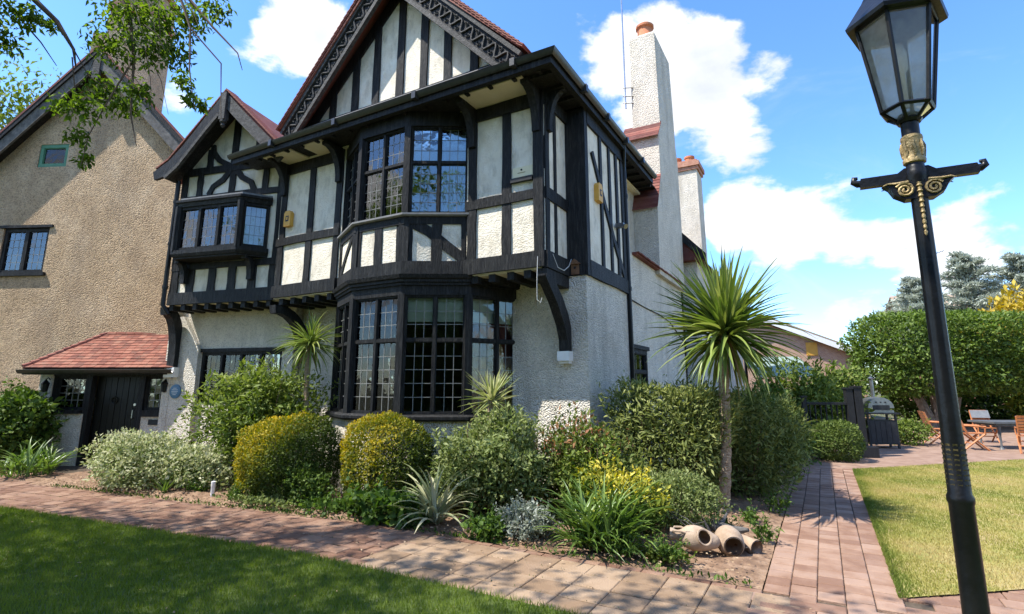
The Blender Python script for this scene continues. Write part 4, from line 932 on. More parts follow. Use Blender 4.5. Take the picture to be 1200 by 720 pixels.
# ---- porch with the front door (part of the timbered house)
PF = Fr((-14.56, 6.23), 27)
def porch():
    zt = 2.06
    wall('porch_wall', PF, -1.25, -.95, -.1, zt, [], 'pebbledash_white', HOUSE, th=.25, o=.06)
    wall('porch_wall', PF, -.95, -.12, -.1, 1.12, [], 'pebbledash_white', HOUSE, th=.25, o=.05)
    wall('porch_wall', PF, 1.22, 1.98, -.1, 1.06, [], 'pebbledash_white', HOUSE, th=.25, o=.02)
    for s, w, o in ((-.10, .14, .03), (1.16, .14, .03), (1.93, .12, .02), (-.93, .08, .02)):
        mb = MB(); mb.fbox(PF, s - w / 2, s + w / 2, -.05 if w > .12 else 1.0, zt, -.12, o); mb.build('post', 'timber', HOUSE)
    mb = MB(); mb.fbox(PF, -1.2, 2.0, 1.96, 2.1, -.14, .035); mb.build('lintel', 'timber', HOUSE)
    for a_ in ((-.89, -.17, 1.12, 1.2, -.12, .1), (1.23, 1.87, 1.06, 1.2, -.12, .06)): mb = MB(); mb.fbox(PF, *a_); mb.build('window_sill', 'timber', HOUSE)
    window(PF, -.89, -.17, 1.2, 1.96, 1, None, None, (4, 4), HOUSE, o=-.02, fw=.05, label='dark leaded side light left of the front door')
    window(PF, 1.23, 1.87, 1.2, 1.96, 1, None, None, (4, 4), HOUSE, o=-.02, fw=.05, came=.018, label='leaded side light with cream blind right of the front door')
    for s0, s1 in ((-.5, -.2), (1.27, 1.83)):
        mb = MB(); mb.fbox(PF, s0, s1, 1.68, 1.94, -.14, -.13); mb.build('blind', 'blind', HOUSE)
    # door
    mb = MB(); mb.fbox(PF, -.03, 1.09, -.03, 1.96, -.20, -.16); d = mb.build('door', 'door_black', HOUSE); d['label'] = 'black planked front door under the porch roof'
    n = 7; w = 1.0 / n
    for k in range(n):
        mb = MB(); mb.fbox(PF, .03 + k * w + .006, .03 + (k + 1) * w - .006, 0, 1.93, -.16, -.135 - .004 * (k % 2)); mb.build('plank', 'door_black', d)
    mb = MB(); mb.tube([PF.pt(.45 + .07 * cos(t), 1.42 + .07 * sin(t), -.12) for t in np.linspace(0, 2 * pi, 13)], .012, 6); mb.build('knocker', 'black_paint', d, True)
    mb = MB(); mb.tube([PF.pt(.94, 1.22, -.13), PF.pt(.94, 1.20, -.08), PF.pt(.94, 1.02, -.08), PF.pt(.94, 1.0, -.13)], .012, 6); mb.lathe(PF.pt(.94, 1.32, -.14), [(.03, 0), (.03, .02), (0, .02)], 10, axis=(PF.n[0], PF.n[1], 0)); mb.build('handle', 'steel', d, True)
    mb = MB(); mb.fbox(PF, 1.42, 1.72, .88, 1.0, .02, .035); mb.build('letter_slot', 'cart_grey', HOUSE)
    for s in (-1.0, 1.80):
        c = PF.pt(s, 1.62, .17); mb = MB(); mb.lathe(c, [(.02, -.02), (.055, .0), (.075, .16), (.085, .17), (.03, .24), (.01, .27)], 6); mb.tube([PF.pt(s, 1.85, .03), PF.pt(s, 1.93, .12), PF.pt(s, 1.88, .17)], .012, 5); mb.build('wall_lantern', 'black_paint', HOUSE)
    # roof: boards, then every tile
    e0, e1, r0, r1, oe, orr, ze, zr = -1.45, 2.06, -.65, 1.72, .32, -.98, 2.12, 3.0
    P = PF.pt
    mb = MB(); mb.prism([P(e0, ze, oe), P(e1, ze, oe), P(r1, zr, orr), P(r0, zr, orr)], (0, 0, -.05)); mb.prism([P(e0, ze, oe), P(r0, zr, orr), P(e0 + .05, ze, orr)], (0, 0, -.05))
    rf = mb.build('porch_roof', 'timber', HOUSE)
    tm = MB(); tm.prism([(-.08, 0, 0), (.08, 0, 0), (.08, .19, 0), (-.08, .19, 0)], (0, 0, .024)); tme = tm.mesh('tile', 'tile_rose')
    sl = Vector((0, orr - oe, 0)); slope = atan2(zr - ze, oe - orr); Ls = hypot(zr - ze, oe - orr); n = 13; g = Ls / n
    for r in range(n):
        t = r / n; a = e0 + (r0 - e0) * t + .06; b = e1 + (r1 - e1) * t; s = a + (.083 if r % 2 else 0)
        while s < b - .06:
            o_ = oe + .03 + (orr - oe) * t; z_ = ze + (zr - ze) * t + .012
            q = link('tile', tme, rf); q.location = P(s + .04, z_ + random.uniform(0, .006), o_); q.rotation_euler = (slope - .10 + random.uniform(-.02, .02), random.uniform(-.012, .012), radians(PF.a)); s += .166
    # hip tiles
    for k in range(11):
        t = k / 11; a = P(e0 + (r0 - e0) * t, ze + (zr - ze) * t + .035, oe + (orr - oe) * t); t2 = (k + 1.15) / 11; b = P(e0 + (r0 - e0) * t2, ze + (zr - ze) * t2 + .02, oe + (orr - oe) * t2)
        mb = MB(); mb.tube([a, b], [.075, .06], 8); mb.build('hip_tile', 'tile_red', rf, True)
    for k in range(8):
        t = k / 8; mb = MB(); mb.prism([P(e0 + .02 + .0 * t, ze + (zr - ze) * t, oe - 1.25 * t), P(e0 + 1.1 * t + .05, ze + (zr - ze) * t + .02, oe - 1.25 * t), P(e0 + 1.1 * t + .15, ze + (zr - ze) * (t + .13), orr), P(e0 + .2, ze + (zr - ze) * t * .9, orr)], (0, 0, .012)); 
    for k in range(10):
        mb = MB(); s = r0 + .05 + k * .235; mb.tube([P(s, zr + .02, orr + .03), P(s + .225, zr + .02, orr + .03)], .06, 8); mb.build('ridge_tile', 'tile_rose', rf, True)
    mb = MB(); mb.sweep([P(e0 - .03, 0, oe + .02)[:2], P(e1 + .03, 0, oe + .02)[:2]], [(o, ze - .02 + q) for o, q in gp]); mb.build('gutter', 'gutter_paint', HOUSE, True)
    mb = MB(); mb.fbox(PF, e0, e1, ze - .13, ze - .01, oe - .04, oe + .01); mb.build('fascia', 'timber', HOUSE)
    mb = MB(); mb.fbox(PF, e0 + .05, e1 - .02, ze - .06, ze - .03, -.1, oe - .04); mb.build('soffit', 'timber', HOUSE)
    mb = MB(); mb.tube([P(1.96, 2.05, .32), P(1.97, 1.9, .12), P(1.97, 1.8, .09), P(1.97, -.05, .09)], .04, 8); mb.build('downpipe', 'black_paint', HOUSE, True)
    mb = MB(); mb.fbox(PF, -1.3, 2.0, -.1, 2.0, -1.3, -1.2); mb.fbox(PF, -1.3, -1.2, -.1, 2.1, -1.2, -.2); mb.build('porch_lining', 'interior_dark', HOUSE)
porch()

# ================================================================== ROUGHCAST HOUSE on the left
BH = root('roughcast_house', (-16.06, 6.54, 0), 'tall brown pebbledash gabled house standing behind the porch', 'house')
BR = Fr((-16.06, 6.54), 25)
def brown_house():
    apex_s, apex_z = -.58, 10.62; sl = 1.02
    rz = lambda s: apex_z - sl * abs(s - apex_s)
    holes = [(-2.81, -1.50, 4.63, 5.86), (-2.2, -1.36, 7.58, 8.24)]
    ss = sorted({-7.0, 2.6, apex_s, *[h[0] for h in holes], *[h[1] for h in holes]})
    mb = MB()
    for a, b in zip(ss[:-1], ss[1:]):
        hs = sorted([h for h in holes if h[0] <= (a + b) / 2 <= h[1]], key=lambda h: h[2]); lo = -.1
        for h in hs: mb.fprism(BR, [(a, lo), (b, lo), (b, h[2]), (a, h[2])], -.3, 0); lo = h[3]
        mb.fprism(BR, [(a, lo), (b, lo), (b, rz(b)), (a, rz(a))], -.3, 0)
    mb.build('wall', 'pebbledash_brown', BH)
    window(BR, -2.81, -1.50, 4.63, 5.86, 2, None, None, (3, 5), BH, o=-.04, fw=.09, mull=.11, glass='glass_sky', label='black framed leaded window of two lights')
    mb = MB(); mb.fbox(BR, -2.92, -1.40, 4.55, 4.64, -.1, .07); mb.build('window_sill', 'timber', BH); mb = MB(); mb.fbox(BR, -2.92, -1.40, 5.86, 5.93, -.1, .04); mb.build('lintel', 'timber', BH)
    for s0, s1 in ((-2.72, -2.40), (-2.05, -1.60)):
        mb = MB(); mb.fbox(BR, s0, s1, 4.72, 5.78, -.16, -.15); mb.build('curtain', 'curtain', BH)
    mb = MB(); mb.fbox(BR, -2.9, -1.4, 4.5, 6, -1.2, -1.15); mb.build('room_lining', 'interior', BH)
    window(BR, -2.2, -1.36, 7.58, 8.24, 1, None, None, (1, 1), BH, o=-.02, fw=.10, mat='green_paint', label='small green framed attic window')
    mb = MB(); mb.fbox(BR, -2.12, -1.44, 7.66, 8.16, -.10, -.085); mb.build('blind', 'curtain', BH)
    # barge boards, roof slopes
    V = BR.off(.35)
    for sg in (-1, 1):
        e = (apex_s + sg * 6.2, apex_z + .22 - sl * 6.2); a = (apex_s, apex_z + .22)
        mb = MB(); mb.prism([V.pt(a[0], a[1]), V.pt(e[0], e[1]), V.pt(e[0], e[1] - .5), V.pt(a[0], a[1] - .5)], V.pt(0, 0, -.06) - V.pt(0, 0, 0)); mb.build('barge_board', 'barge_grey', BH)
        mb = MB(); mb.prism([V.pt(a[0], a[1] + .04, .05), V.pt(e[0], e[1] + .04, .05), V.pt(e[0], e[1] - .10, .05), V.pt(a[0], a[1] - .10, .05)], V.pt(0, 0, -.1) - V.pt(0, 0, 0)); mb.build('barge_moulding', 'timber', BH)
        mb = MB(); mb.prism([V.pt(a[0], a[1] + .05, .06), V.pt(e[0], e[1] + .05, .06), V.pt(e[0], e[1] + .13, .06), V.pt(a[0], a[1] + .13, .06)], (-7.6, 2.6, 0)); mb.build('roof', 'tile_red', BH)
        mb = MB(); mb.prism([V.pt(a[0], a[1] - .3, -.06), V.pt(e[0], e[1] - .3, -.06), V.pt(e[0], e[1] - .24, -.06), V.pt(a[0], a[1] - .24, -.06)], V.pt(0, 0, -.36) - V.pt(0, 0, 0)); mb.build('soffit', 'timber', BH)
    mb = MB(); mb.fbox(V, apex_s - .1, apex_s + .1, apex_z - .75, apex_z + .1, -.05, .03); mb.build('finial', 'timber_grey', BH)
    for s in (apex_s - 1.0, apex_s + 1.0): mb = MB(); mb.fbox(BR, s - .06, s + .06, rz(s) - .18, rz(s) - .04, 0, .3); mb.build('rafter', 'timber', BH)
    C = Fr(BR.off(-1.6).p, 42); CS0, CS1 = -1.92, -.62
    mb = MB(); mb.fbox(C, CS0, CS1, 8, 14.2, -1.2, 0); mb.fbox(C, CS0 - .42, CS0, 8, 12.45, -1.0, -.1); ch = mb.build('chimney', 'pebbledash_brown', BH)
    mb = MB(); mb.fbox(C, CS0 - .06, CS1 + .06, 13.25, 13.5, -1.26, .06); mb.fbox(C, CS0 - .1, CS1 + .1, 14.2, 14.4, -1.3, .1); mb.build('brick_band', 'brick', ch)
brown_house()

# ================================================================== PLANTS
def shrub(name, label, pos, w, h, n, leaf, mat, group=None, p=2.2, d=None, seed=1, stemn=9, stemr=.012, stemmat='twig', cat='shrub', cz=None, rot=0, **k):
    d = d or w; R = root(name, (*pos, 0), label, cat, group)
    c = (pos[0], pos[1], cz if cz is not None else h * .5); rad = (w / 2, d / 2, h - c[2])
    crown('foliage', R, c, rad, n, leaf, mat, p=p, seed=seed, **k)
    stems('stem', R, pos, c, rad, stemn, stemr, stemmat, seed)
    return R

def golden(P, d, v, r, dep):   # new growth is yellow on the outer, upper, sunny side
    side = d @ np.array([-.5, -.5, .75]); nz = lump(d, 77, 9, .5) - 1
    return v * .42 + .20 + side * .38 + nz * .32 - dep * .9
def tips(P, d, v, r, dep): return np.where((d[:, 2] > .45) & (v > .70), .62 + .38 * v, v * .60)
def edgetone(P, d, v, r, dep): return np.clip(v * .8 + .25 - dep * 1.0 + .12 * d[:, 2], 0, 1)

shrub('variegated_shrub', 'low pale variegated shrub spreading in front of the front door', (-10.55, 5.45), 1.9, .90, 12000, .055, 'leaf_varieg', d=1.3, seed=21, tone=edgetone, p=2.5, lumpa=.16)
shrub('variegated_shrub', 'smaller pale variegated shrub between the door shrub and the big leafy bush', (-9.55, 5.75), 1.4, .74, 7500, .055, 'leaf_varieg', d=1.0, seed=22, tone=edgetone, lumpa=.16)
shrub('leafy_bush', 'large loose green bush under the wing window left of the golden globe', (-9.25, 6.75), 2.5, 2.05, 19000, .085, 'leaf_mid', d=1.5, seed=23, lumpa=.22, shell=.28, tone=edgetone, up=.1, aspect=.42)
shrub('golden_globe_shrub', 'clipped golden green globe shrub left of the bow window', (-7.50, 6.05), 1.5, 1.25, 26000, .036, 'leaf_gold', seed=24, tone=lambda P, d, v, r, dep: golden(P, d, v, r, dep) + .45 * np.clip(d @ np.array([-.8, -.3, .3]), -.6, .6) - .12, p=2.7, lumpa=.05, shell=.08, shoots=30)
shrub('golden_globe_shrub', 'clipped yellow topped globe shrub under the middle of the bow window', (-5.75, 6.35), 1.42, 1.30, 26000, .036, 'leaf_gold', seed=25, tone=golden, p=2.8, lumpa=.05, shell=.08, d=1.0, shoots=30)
shrub('evergreen_shrub', 'small dark green shrub at the foot of the left golden globe', (-6.78, 5.80), .62, .62, 4000, .045, 'leaf_green', seed=26, lumpa=.2)
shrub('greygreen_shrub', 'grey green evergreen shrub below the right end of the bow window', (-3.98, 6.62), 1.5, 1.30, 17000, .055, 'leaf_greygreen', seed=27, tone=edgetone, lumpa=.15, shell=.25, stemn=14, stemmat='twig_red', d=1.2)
shrub('photinia_shrub', 'upright shrub with reddish young leaf tips at the house corner', (-2.98, 7.25), 1.4, 1.18, 10000, .065, 'leaf_photinia', seed=28, tone=tips, lumpa=.2, shell=.35, p=2.6, stemn=12, d=1.0)
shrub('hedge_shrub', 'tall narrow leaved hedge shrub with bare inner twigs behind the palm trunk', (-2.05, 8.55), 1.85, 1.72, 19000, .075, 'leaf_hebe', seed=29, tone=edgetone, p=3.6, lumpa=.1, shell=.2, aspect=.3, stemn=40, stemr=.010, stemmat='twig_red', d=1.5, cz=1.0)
shrub('hedge_shrub', 'dark rounded hedge shrub on the right of the palm beside the path', (-1.25, 9.85), 1.85, 1.66, 18000, .075, 'leaf_hebe', seed=30, p=2.8, lumpa=.12, shell=.22, aspect=.3, stemn=30, stemmat='twig_red', d=1.9, cz=.85, tone=lambda P, d, v, r, dep: v * .9)
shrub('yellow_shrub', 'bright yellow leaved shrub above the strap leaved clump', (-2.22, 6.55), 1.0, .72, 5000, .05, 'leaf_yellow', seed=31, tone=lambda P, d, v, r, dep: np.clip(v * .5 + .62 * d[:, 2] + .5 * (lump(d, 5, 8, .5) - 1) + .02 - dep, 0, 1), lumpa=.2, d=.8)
shrub('mound_shrub', 'small grey green mound between the yellow shrub and the palm trunk', (-1.68, 7.12), 1.0, .70, 7500, .036, 'leaf_greygreen', seed=32, tone=edgetone, lumpa=.12, d=.85)
shrub('silver_plant', 'low silvery leaved plant by the path left of the strap leaved clump', (-3.12, 5.88), .70, .40, 3600, .042, 'leaf_silver', seed=33, lumpa=.2, stemn=4, d=.5, cat='plant')
shrub('low_plant', 'low bright green plant at the path edge beside the silvery plant', (-3.52, 5.72), .45, .22, 1100, .055, 'leaf_cover', seed=34, lumpa=.2, stemn=3, aspect=.8, cat='plant')
shrub('low_plant', 'low spreading dark green leaves by the path under the yellow topped globe', (-5.2, 5.76), 1.15, .30, 2600, .085, 'leaf_cover', seed=35, lumpa=.25, stemn=4, d=.5, aspect=.85, up=.5, cat='plant')
shrub('box_ball', 'clipped round box ball in front of the black balustrade', (.12, 15.5), 1.2, .90, 9000, .05, 'leaf_box', seed=36, lumpa=.06, shell=.1, tone=edgetone, shoots=50)
shrub('leafy_bush', 'dark glossy bush at the left edge beside the porch', (-15.55, 5.35), 1.7, 1.78, 7000, .11, 'leaf_green', seed=37, lumpa=.2, shell=.3, d=1.2, aspect=.6)
shrub('leafy_bush', 'tall leafy bush behind the black balustrade', (-.75, 18.2), 2.6, 2.15, 9000, .12, 'leaf_mid', seed=38, lumpa=.2, shell=.3, d=1.6)
shrub('leafy_bush', 'climbing bush below the white verge of the brick bungalow', (.35, 20.6), 1.7, 2.5, 6000, .13, 'leaf_mid', seed=39, lumpa=.25, shell=.35, d=1.6)
shrub('low_plant', 'small green plant beside the outdoor oven under the clipped tree', (2.15, 20.6), 1.0, .75, 2500, .08, 'leaf_mid', seed=40, lumpa=.2, stemn=4, cat='plant')
shrub('leafy_bush', 'dense dark bush at the corner of the side path', (-1.35, 14.0), 1.7, 1.5, 7000, .10, 'leaf_green', seed=41, lumpa=.2, d=1.8)

shrub('evergreen_shrub', 'dark green filler shrub between the big leafy bush and the left golden globe', (-8.35, 6.35), 1.0, .95, 6000, .06, 'leaf_green', seed=42, lumpa=.2, d=.8)
shrub('evergreen_shrub', 'fresh green shrub filling the gap beside the reddish tipped shrub', (-2.75, 6.95), .9, 1.05, 5500, .055, 'leaf_mid', seed=43, lumpa=.22, shell=.3, d=.7)
shrub('evergreen_shrub', 'low dull green shrub between yellow topped globe and grey green shrub', (-4.75, 6.55), .8, .75, 4500, .05, 'leaf_greygreen', seed=44, lumpa=.2, d=.7)
shrub('low_plant', 'creeping green plant along the path edge left of the dark leaves', (-6.1, 5.68), .9, .16, 1100, .05, 'leaf_cover', seed=45, lumpa=.3, stemn=3, d=.3, aspect=.8, cat='plant')
shrub('low_plant', 'creeping dull plant along the path edge below the left golden globe', (-7.3, 5.48), 1.3, .14, 1400, .045, 'leaf_greygreen', seed=46, lumpa=.3, stemn=3, d=.3, aspect=.7, cat='plant')
shrub('low_plant', 'creeping green plant in front of the clay amphora', (-1.6, 5.88), .6, .08, 500, .045, 'leaf_mid', seed=47, lumpa=.3, stemn=3, d=.25, aspect=.8, cat='plant')
# tiny weeds in the bare soil
for k, (x, y, s) in enumerate(((-.70, 8.62, .16), (-.95, 7.85, .10), (-.74, 7.05, .11), (-1.5, 5.80, .12), (-1.95, 5.72, .12), (-8.9, 5.5, .14), (-7.9, 5.45, .12), (-1.2, 7.3, .09), (-6.4, 5.62, .13))):
    lab = ['tuft of weeds at the path edge right of the palm', 'small weed in bare soil beside the palm shadow', 'small weed right of the clay pots', 'weeds in front of the clay pots', 'weeds left of the clay pots at the path edge', 'small weed right of the variegated shrub', 'small weed beside the white marker post', 'tiny weed between palm trunk and clay pots', 'weeds at the path edge below the small dark shrub'][k]
    R = root('weed', (x, y, 0), lab, 'weed', 'weeds in the bed')
    crown('foliage', R, (x, y, s * .4 + .04), (s * .7, s * .7, s * .7), 130, .05, 'leaf_cover', seed=60 + k, up=.8, inner=.4, zmin=.04)

# ---- sword leaved plants: every large leaf is a piece of its own
def sword_mesh(name, L, W, e0, droop, mat, seg=6, fold=.35, w0=.35, wp=.4):
    vs = []; fs = []; x = z = 0.0; e = e0
    for i in range(seg + 1):
        t = i / seg
        w = W * (w0 + (1 - w0) * min(1, t / wp)) * (1 if t < wp else max(.03, (1 - (t - wp) / (1 - wp)) ** .8))
        nx, nz = -sin(e), cos(e)
        vs += [(x + nx * w * fold, -w / 2, z + nz * w * fold), (x, 0, z), (x + nx * w * fold, w / 2, z + nz * w * fold)]
        x += cos(e) * L / seg; z += sin(e) * L / seg; e -= droop / seg * (.4 + 1.2 * t)
    for i in range(seg):
        b = i * 3
        for k in (0, 1): fs.append((b + k, b + k + 1, b + 4 + k, b + 3 + k))
    me = bpy.data.meshes.new(name); me.from_pydata(vs, [], fs); me.update(); me.materials.append(MATS[mat]); me.polygons.foreach_set('use_smooth', [True] * len(me.polygons)); return me

def swords(parent, centre, n, specs, seed, spread=.06, height=.0, tilt=.12):
    """specs: list of (share, elevation range deg, droop range, length range, width, mat); variants share mesh data"""
    r = random.Random(seed); made = []
    for share, (ea, eb), (da, db), (la, lb), W, mat in specs:
        m = max(1, int(n * share)); var = []
        for v in range(8):
            t = v / 7; var.append(sword_mesh('leaf', la + (lb - la) * r.random(), W * r.uniform(.85, 1.15), radians(ea + (eb - ea) * t), da + (db - da) * r.random(), mat))
        for i in range(m):
            o = link('leaf', var[r.randrange(8)], parent)
            o.location = (centre[0] + r.uniform(-spread, spread), centre[1] + r.uniform(-spread, spread), centre[2] + r.uniform(-height, height))
            o.rotation_euler = (r.gauss(0, tilt), r.gauss(0, tilt * .7), r.uniform(0, 2 * pi)); q = r.uniform(.85, 1.1); o.scale = (q, q, q)

def palm(label, base, top, r0, r1, lean=(0, 0)):
    R = root('cabbage_palm', base, label, 'palm'); b = Vector(base); t = Vector(top); n = 26; pts = []; rad = []
    for i in range(n + 1):
        u = i / n; p = b.lerp(t, u) + Vector((.02 * sin(u * 5), .015 * sin(u * 4 + 1), 0)); pts.append(p); rad.append((r0 + (r1 - r0) * u ** .6) * (1 + .05 * ((i % 2) * 2 - 1) + random.uniform(-.03, .03)))
    rad[0] *= 1.5; rad[1] *= 1.2
    mb = MB(); mb.tube(pts, rad, 12); mb.build('trunk', 'palm_bark', R, True); return R
R = palm('tall cabbage palm with rough trunk standing at the bend of the path', (-1.36, 8.24, -.05), (-1.15, 8.35, 2.50), .088, .068)
def sword_mass(parent, centre, n, specs, seed, mat):
    g = random.Random(seed); V = []; Fc = []
    for i in range(n):
        (ea, eb), (da, db), (la, lb), W = specs[g.randrange(len(specs))]; L = g.uniform(la, lb); e = radians(g.uniform(ea, eb)); dr = g.uniform(da, db); az = g.uniform(0, 2 * pi); ca, sa = cos(az), sin(az); x = z = 0.0; b = len(V)
        for k in range(7):
            t = k / 6; w = W * (.4 + .6 * min(1, t / .4)) * (1 if t < .4 else max(.03, (1 - (t - .4) / .6) ** .8)); nx, nz = -sin(e), cos(e)
            for yy, up_ in ((-w / 2, .35 * w), (0, 0), (w / 2, .35 * w)): px, pz = x + nx * up_, z + nz * up_; V.append((centre[0] + px * ca - yy * sa, centre[1] + px * sa + yy * ca, centre[2] + pz + (i % 7 - 3) * .03))
            x += cos(e) * L / 6; z += sin(e) * L / 6; e -= dr / 6 * (.4 + 1.2 * t)
        for k in range(6):
            for q in (0, 1): Fc.append((b + 3 * k + q, b + 3 * k + q + 1, b + 3 * k + q + 4, b + 3 * k + q + 3))
    at = np.repeat(np.random.default_rng(seed).random(n), 12); o = link('leaf_mass', fast_mesh('leaf_mass', V, Fc, mat, at), parent); return props(o, kind='stuff')
sword_mass(R, (-1.15, 8.35, 2.48), 120, [((40, 88), (.05, .4), (.8, 1.2), .06), ((0, 45), (.2, .8), (.85, 1.15), .06), ((-50, 0), (.3, .8), (.8, 1.1), .058)], 51, 'sword_face')
swords(R, (-1.15, 8.35, 2.48), 298, [(.33, (45, 88), (.05, .30), (1.0, 1.38), .062, 'sword_green'), (.31, (8, 48), (.2, .7), (.95, 1.25), .066, 'sword_green'), (.20, (-38, 8), (.5, 1.2), (.9, 1.25), .062, 'sword_green'), (.11, (-75, -38), (.2, .5), (.8, 1.05), .058, 'sword_green'), (.05, (-85, -60), (.1, .3), (.6, .9), .045, 'sword_dead')], 5, .05, .10)
R = palm('slim cabbage palm with drooping head at the left end of the bow window', (-8.02, 6.75, -.05), (-8.17, 6.86, 2.5), .05, .045)
swords(R, (-8.17, 6.86, 2.5), 150, [(.18, (45, 85), (.4, .9), (.5, .7), .035, 'sword_green'), (.42, (0, 45), (.7, 1.4), (.6, .85), .036, 'sword_green'), (.34, (-50, 0), (.6, 1.1), (.6, .85), .036, 'sword_green'), (.06, (-85, -60), (.1, .3), (.4, .6), .03, 'sword_dead')], 6, .03, .06)
R = palm('young yellow green cabbage palm in front of the right bow light', (-4.2, 6.85, -.05), (-4.2, 6.83, 1.55), .045, .04)
swords(R, (-4.2, 6.83, 1.52), 80, [(.4, (40, 88), (.05, .35), (.42, .62), .035, 'sword_varieg'), (.4, (0, 40), (.2, .5), (.4, .58), .035, 'sword_varieg'), (.2, (-40, 0), (.2, .5), (.35, .5), .032, 'sword_varieg')], 8, .03, .05)
def clump(name, label, pos, n, specs, seed, spread=.12, cat='plant', z=.05):
    R = root(name, (*pos, 0), label, cat); swords(R, (*pos, z), n, specs, seed, spread, .01); return R
clump('variegated_flax', 'cream striped arching flax at the foot of the yellow topped globe', (-4.42, 5.86), 58, [(.45, (55, 88), (.9, 2.0), (.7, 1.0), .055, 'sword_phormium'), (.55, (25, 60), (1.0, 1.8), (.6, .9), .055, 'sword_phormium')], 11, .07)
clump('strap_leaved_clump', 'big clump of glossy green strap leaves spilling over the path edge', (-2.28, 5.98), 260, [(.35, (60, 88), (.9, 1.9), (.65, .9), .042, 'sword_agapanthus'), (.65, (25, 65), (.8, 1.8), (.55, .8), .042, 'sword_agapanthus')], 12, .26)
clump('strap_leaved_clump', 'dark strap leaved clump at the left edge in front of the glossy bush', (-13.55, 4.92), 110, [(.4, (55, 88), (.8, 1.7), (.6, .85), .045, 'sword_agapanthus'), (.6, (25, 60), (.8, 1.6), (.55, .8), .045, 'sword_agapanthus')], 13, .35)
clump('strap_leaved_clump', 'second dark strap clump nearest the porch wall', (-14.3, 5.35), 60, [(1, (30, 85), (.8, 1.6), (.5, .7), .04, 'sword_agapanthus')], 14, .25)
clump('spiky_yucca', 'spiky pale yucca leaning over the side path beyond the hedge shrub', (-.95, 11.6), 110, [(.5, (20, 80), (.2, .6), (.7, 1.0), .04, 'sword_varieg'), (.5, (-25, 30), (.3, .7), (.7, 1.0), .04, 'sword_green')], 15, .05, z=.75)
clump('spiky_yucca', 'small upright fern-like tuft at the corner of the variegated shrub', (-9.35, 5.22), 22, [(1, (45, 85), (.3, .8), (.28, .42), .03, 'sword_agapanthus')], 16, .05)

# ================================================================== TREES
def limb(mb, pts, rads, n=8): mb.tube(pts, rads, n)

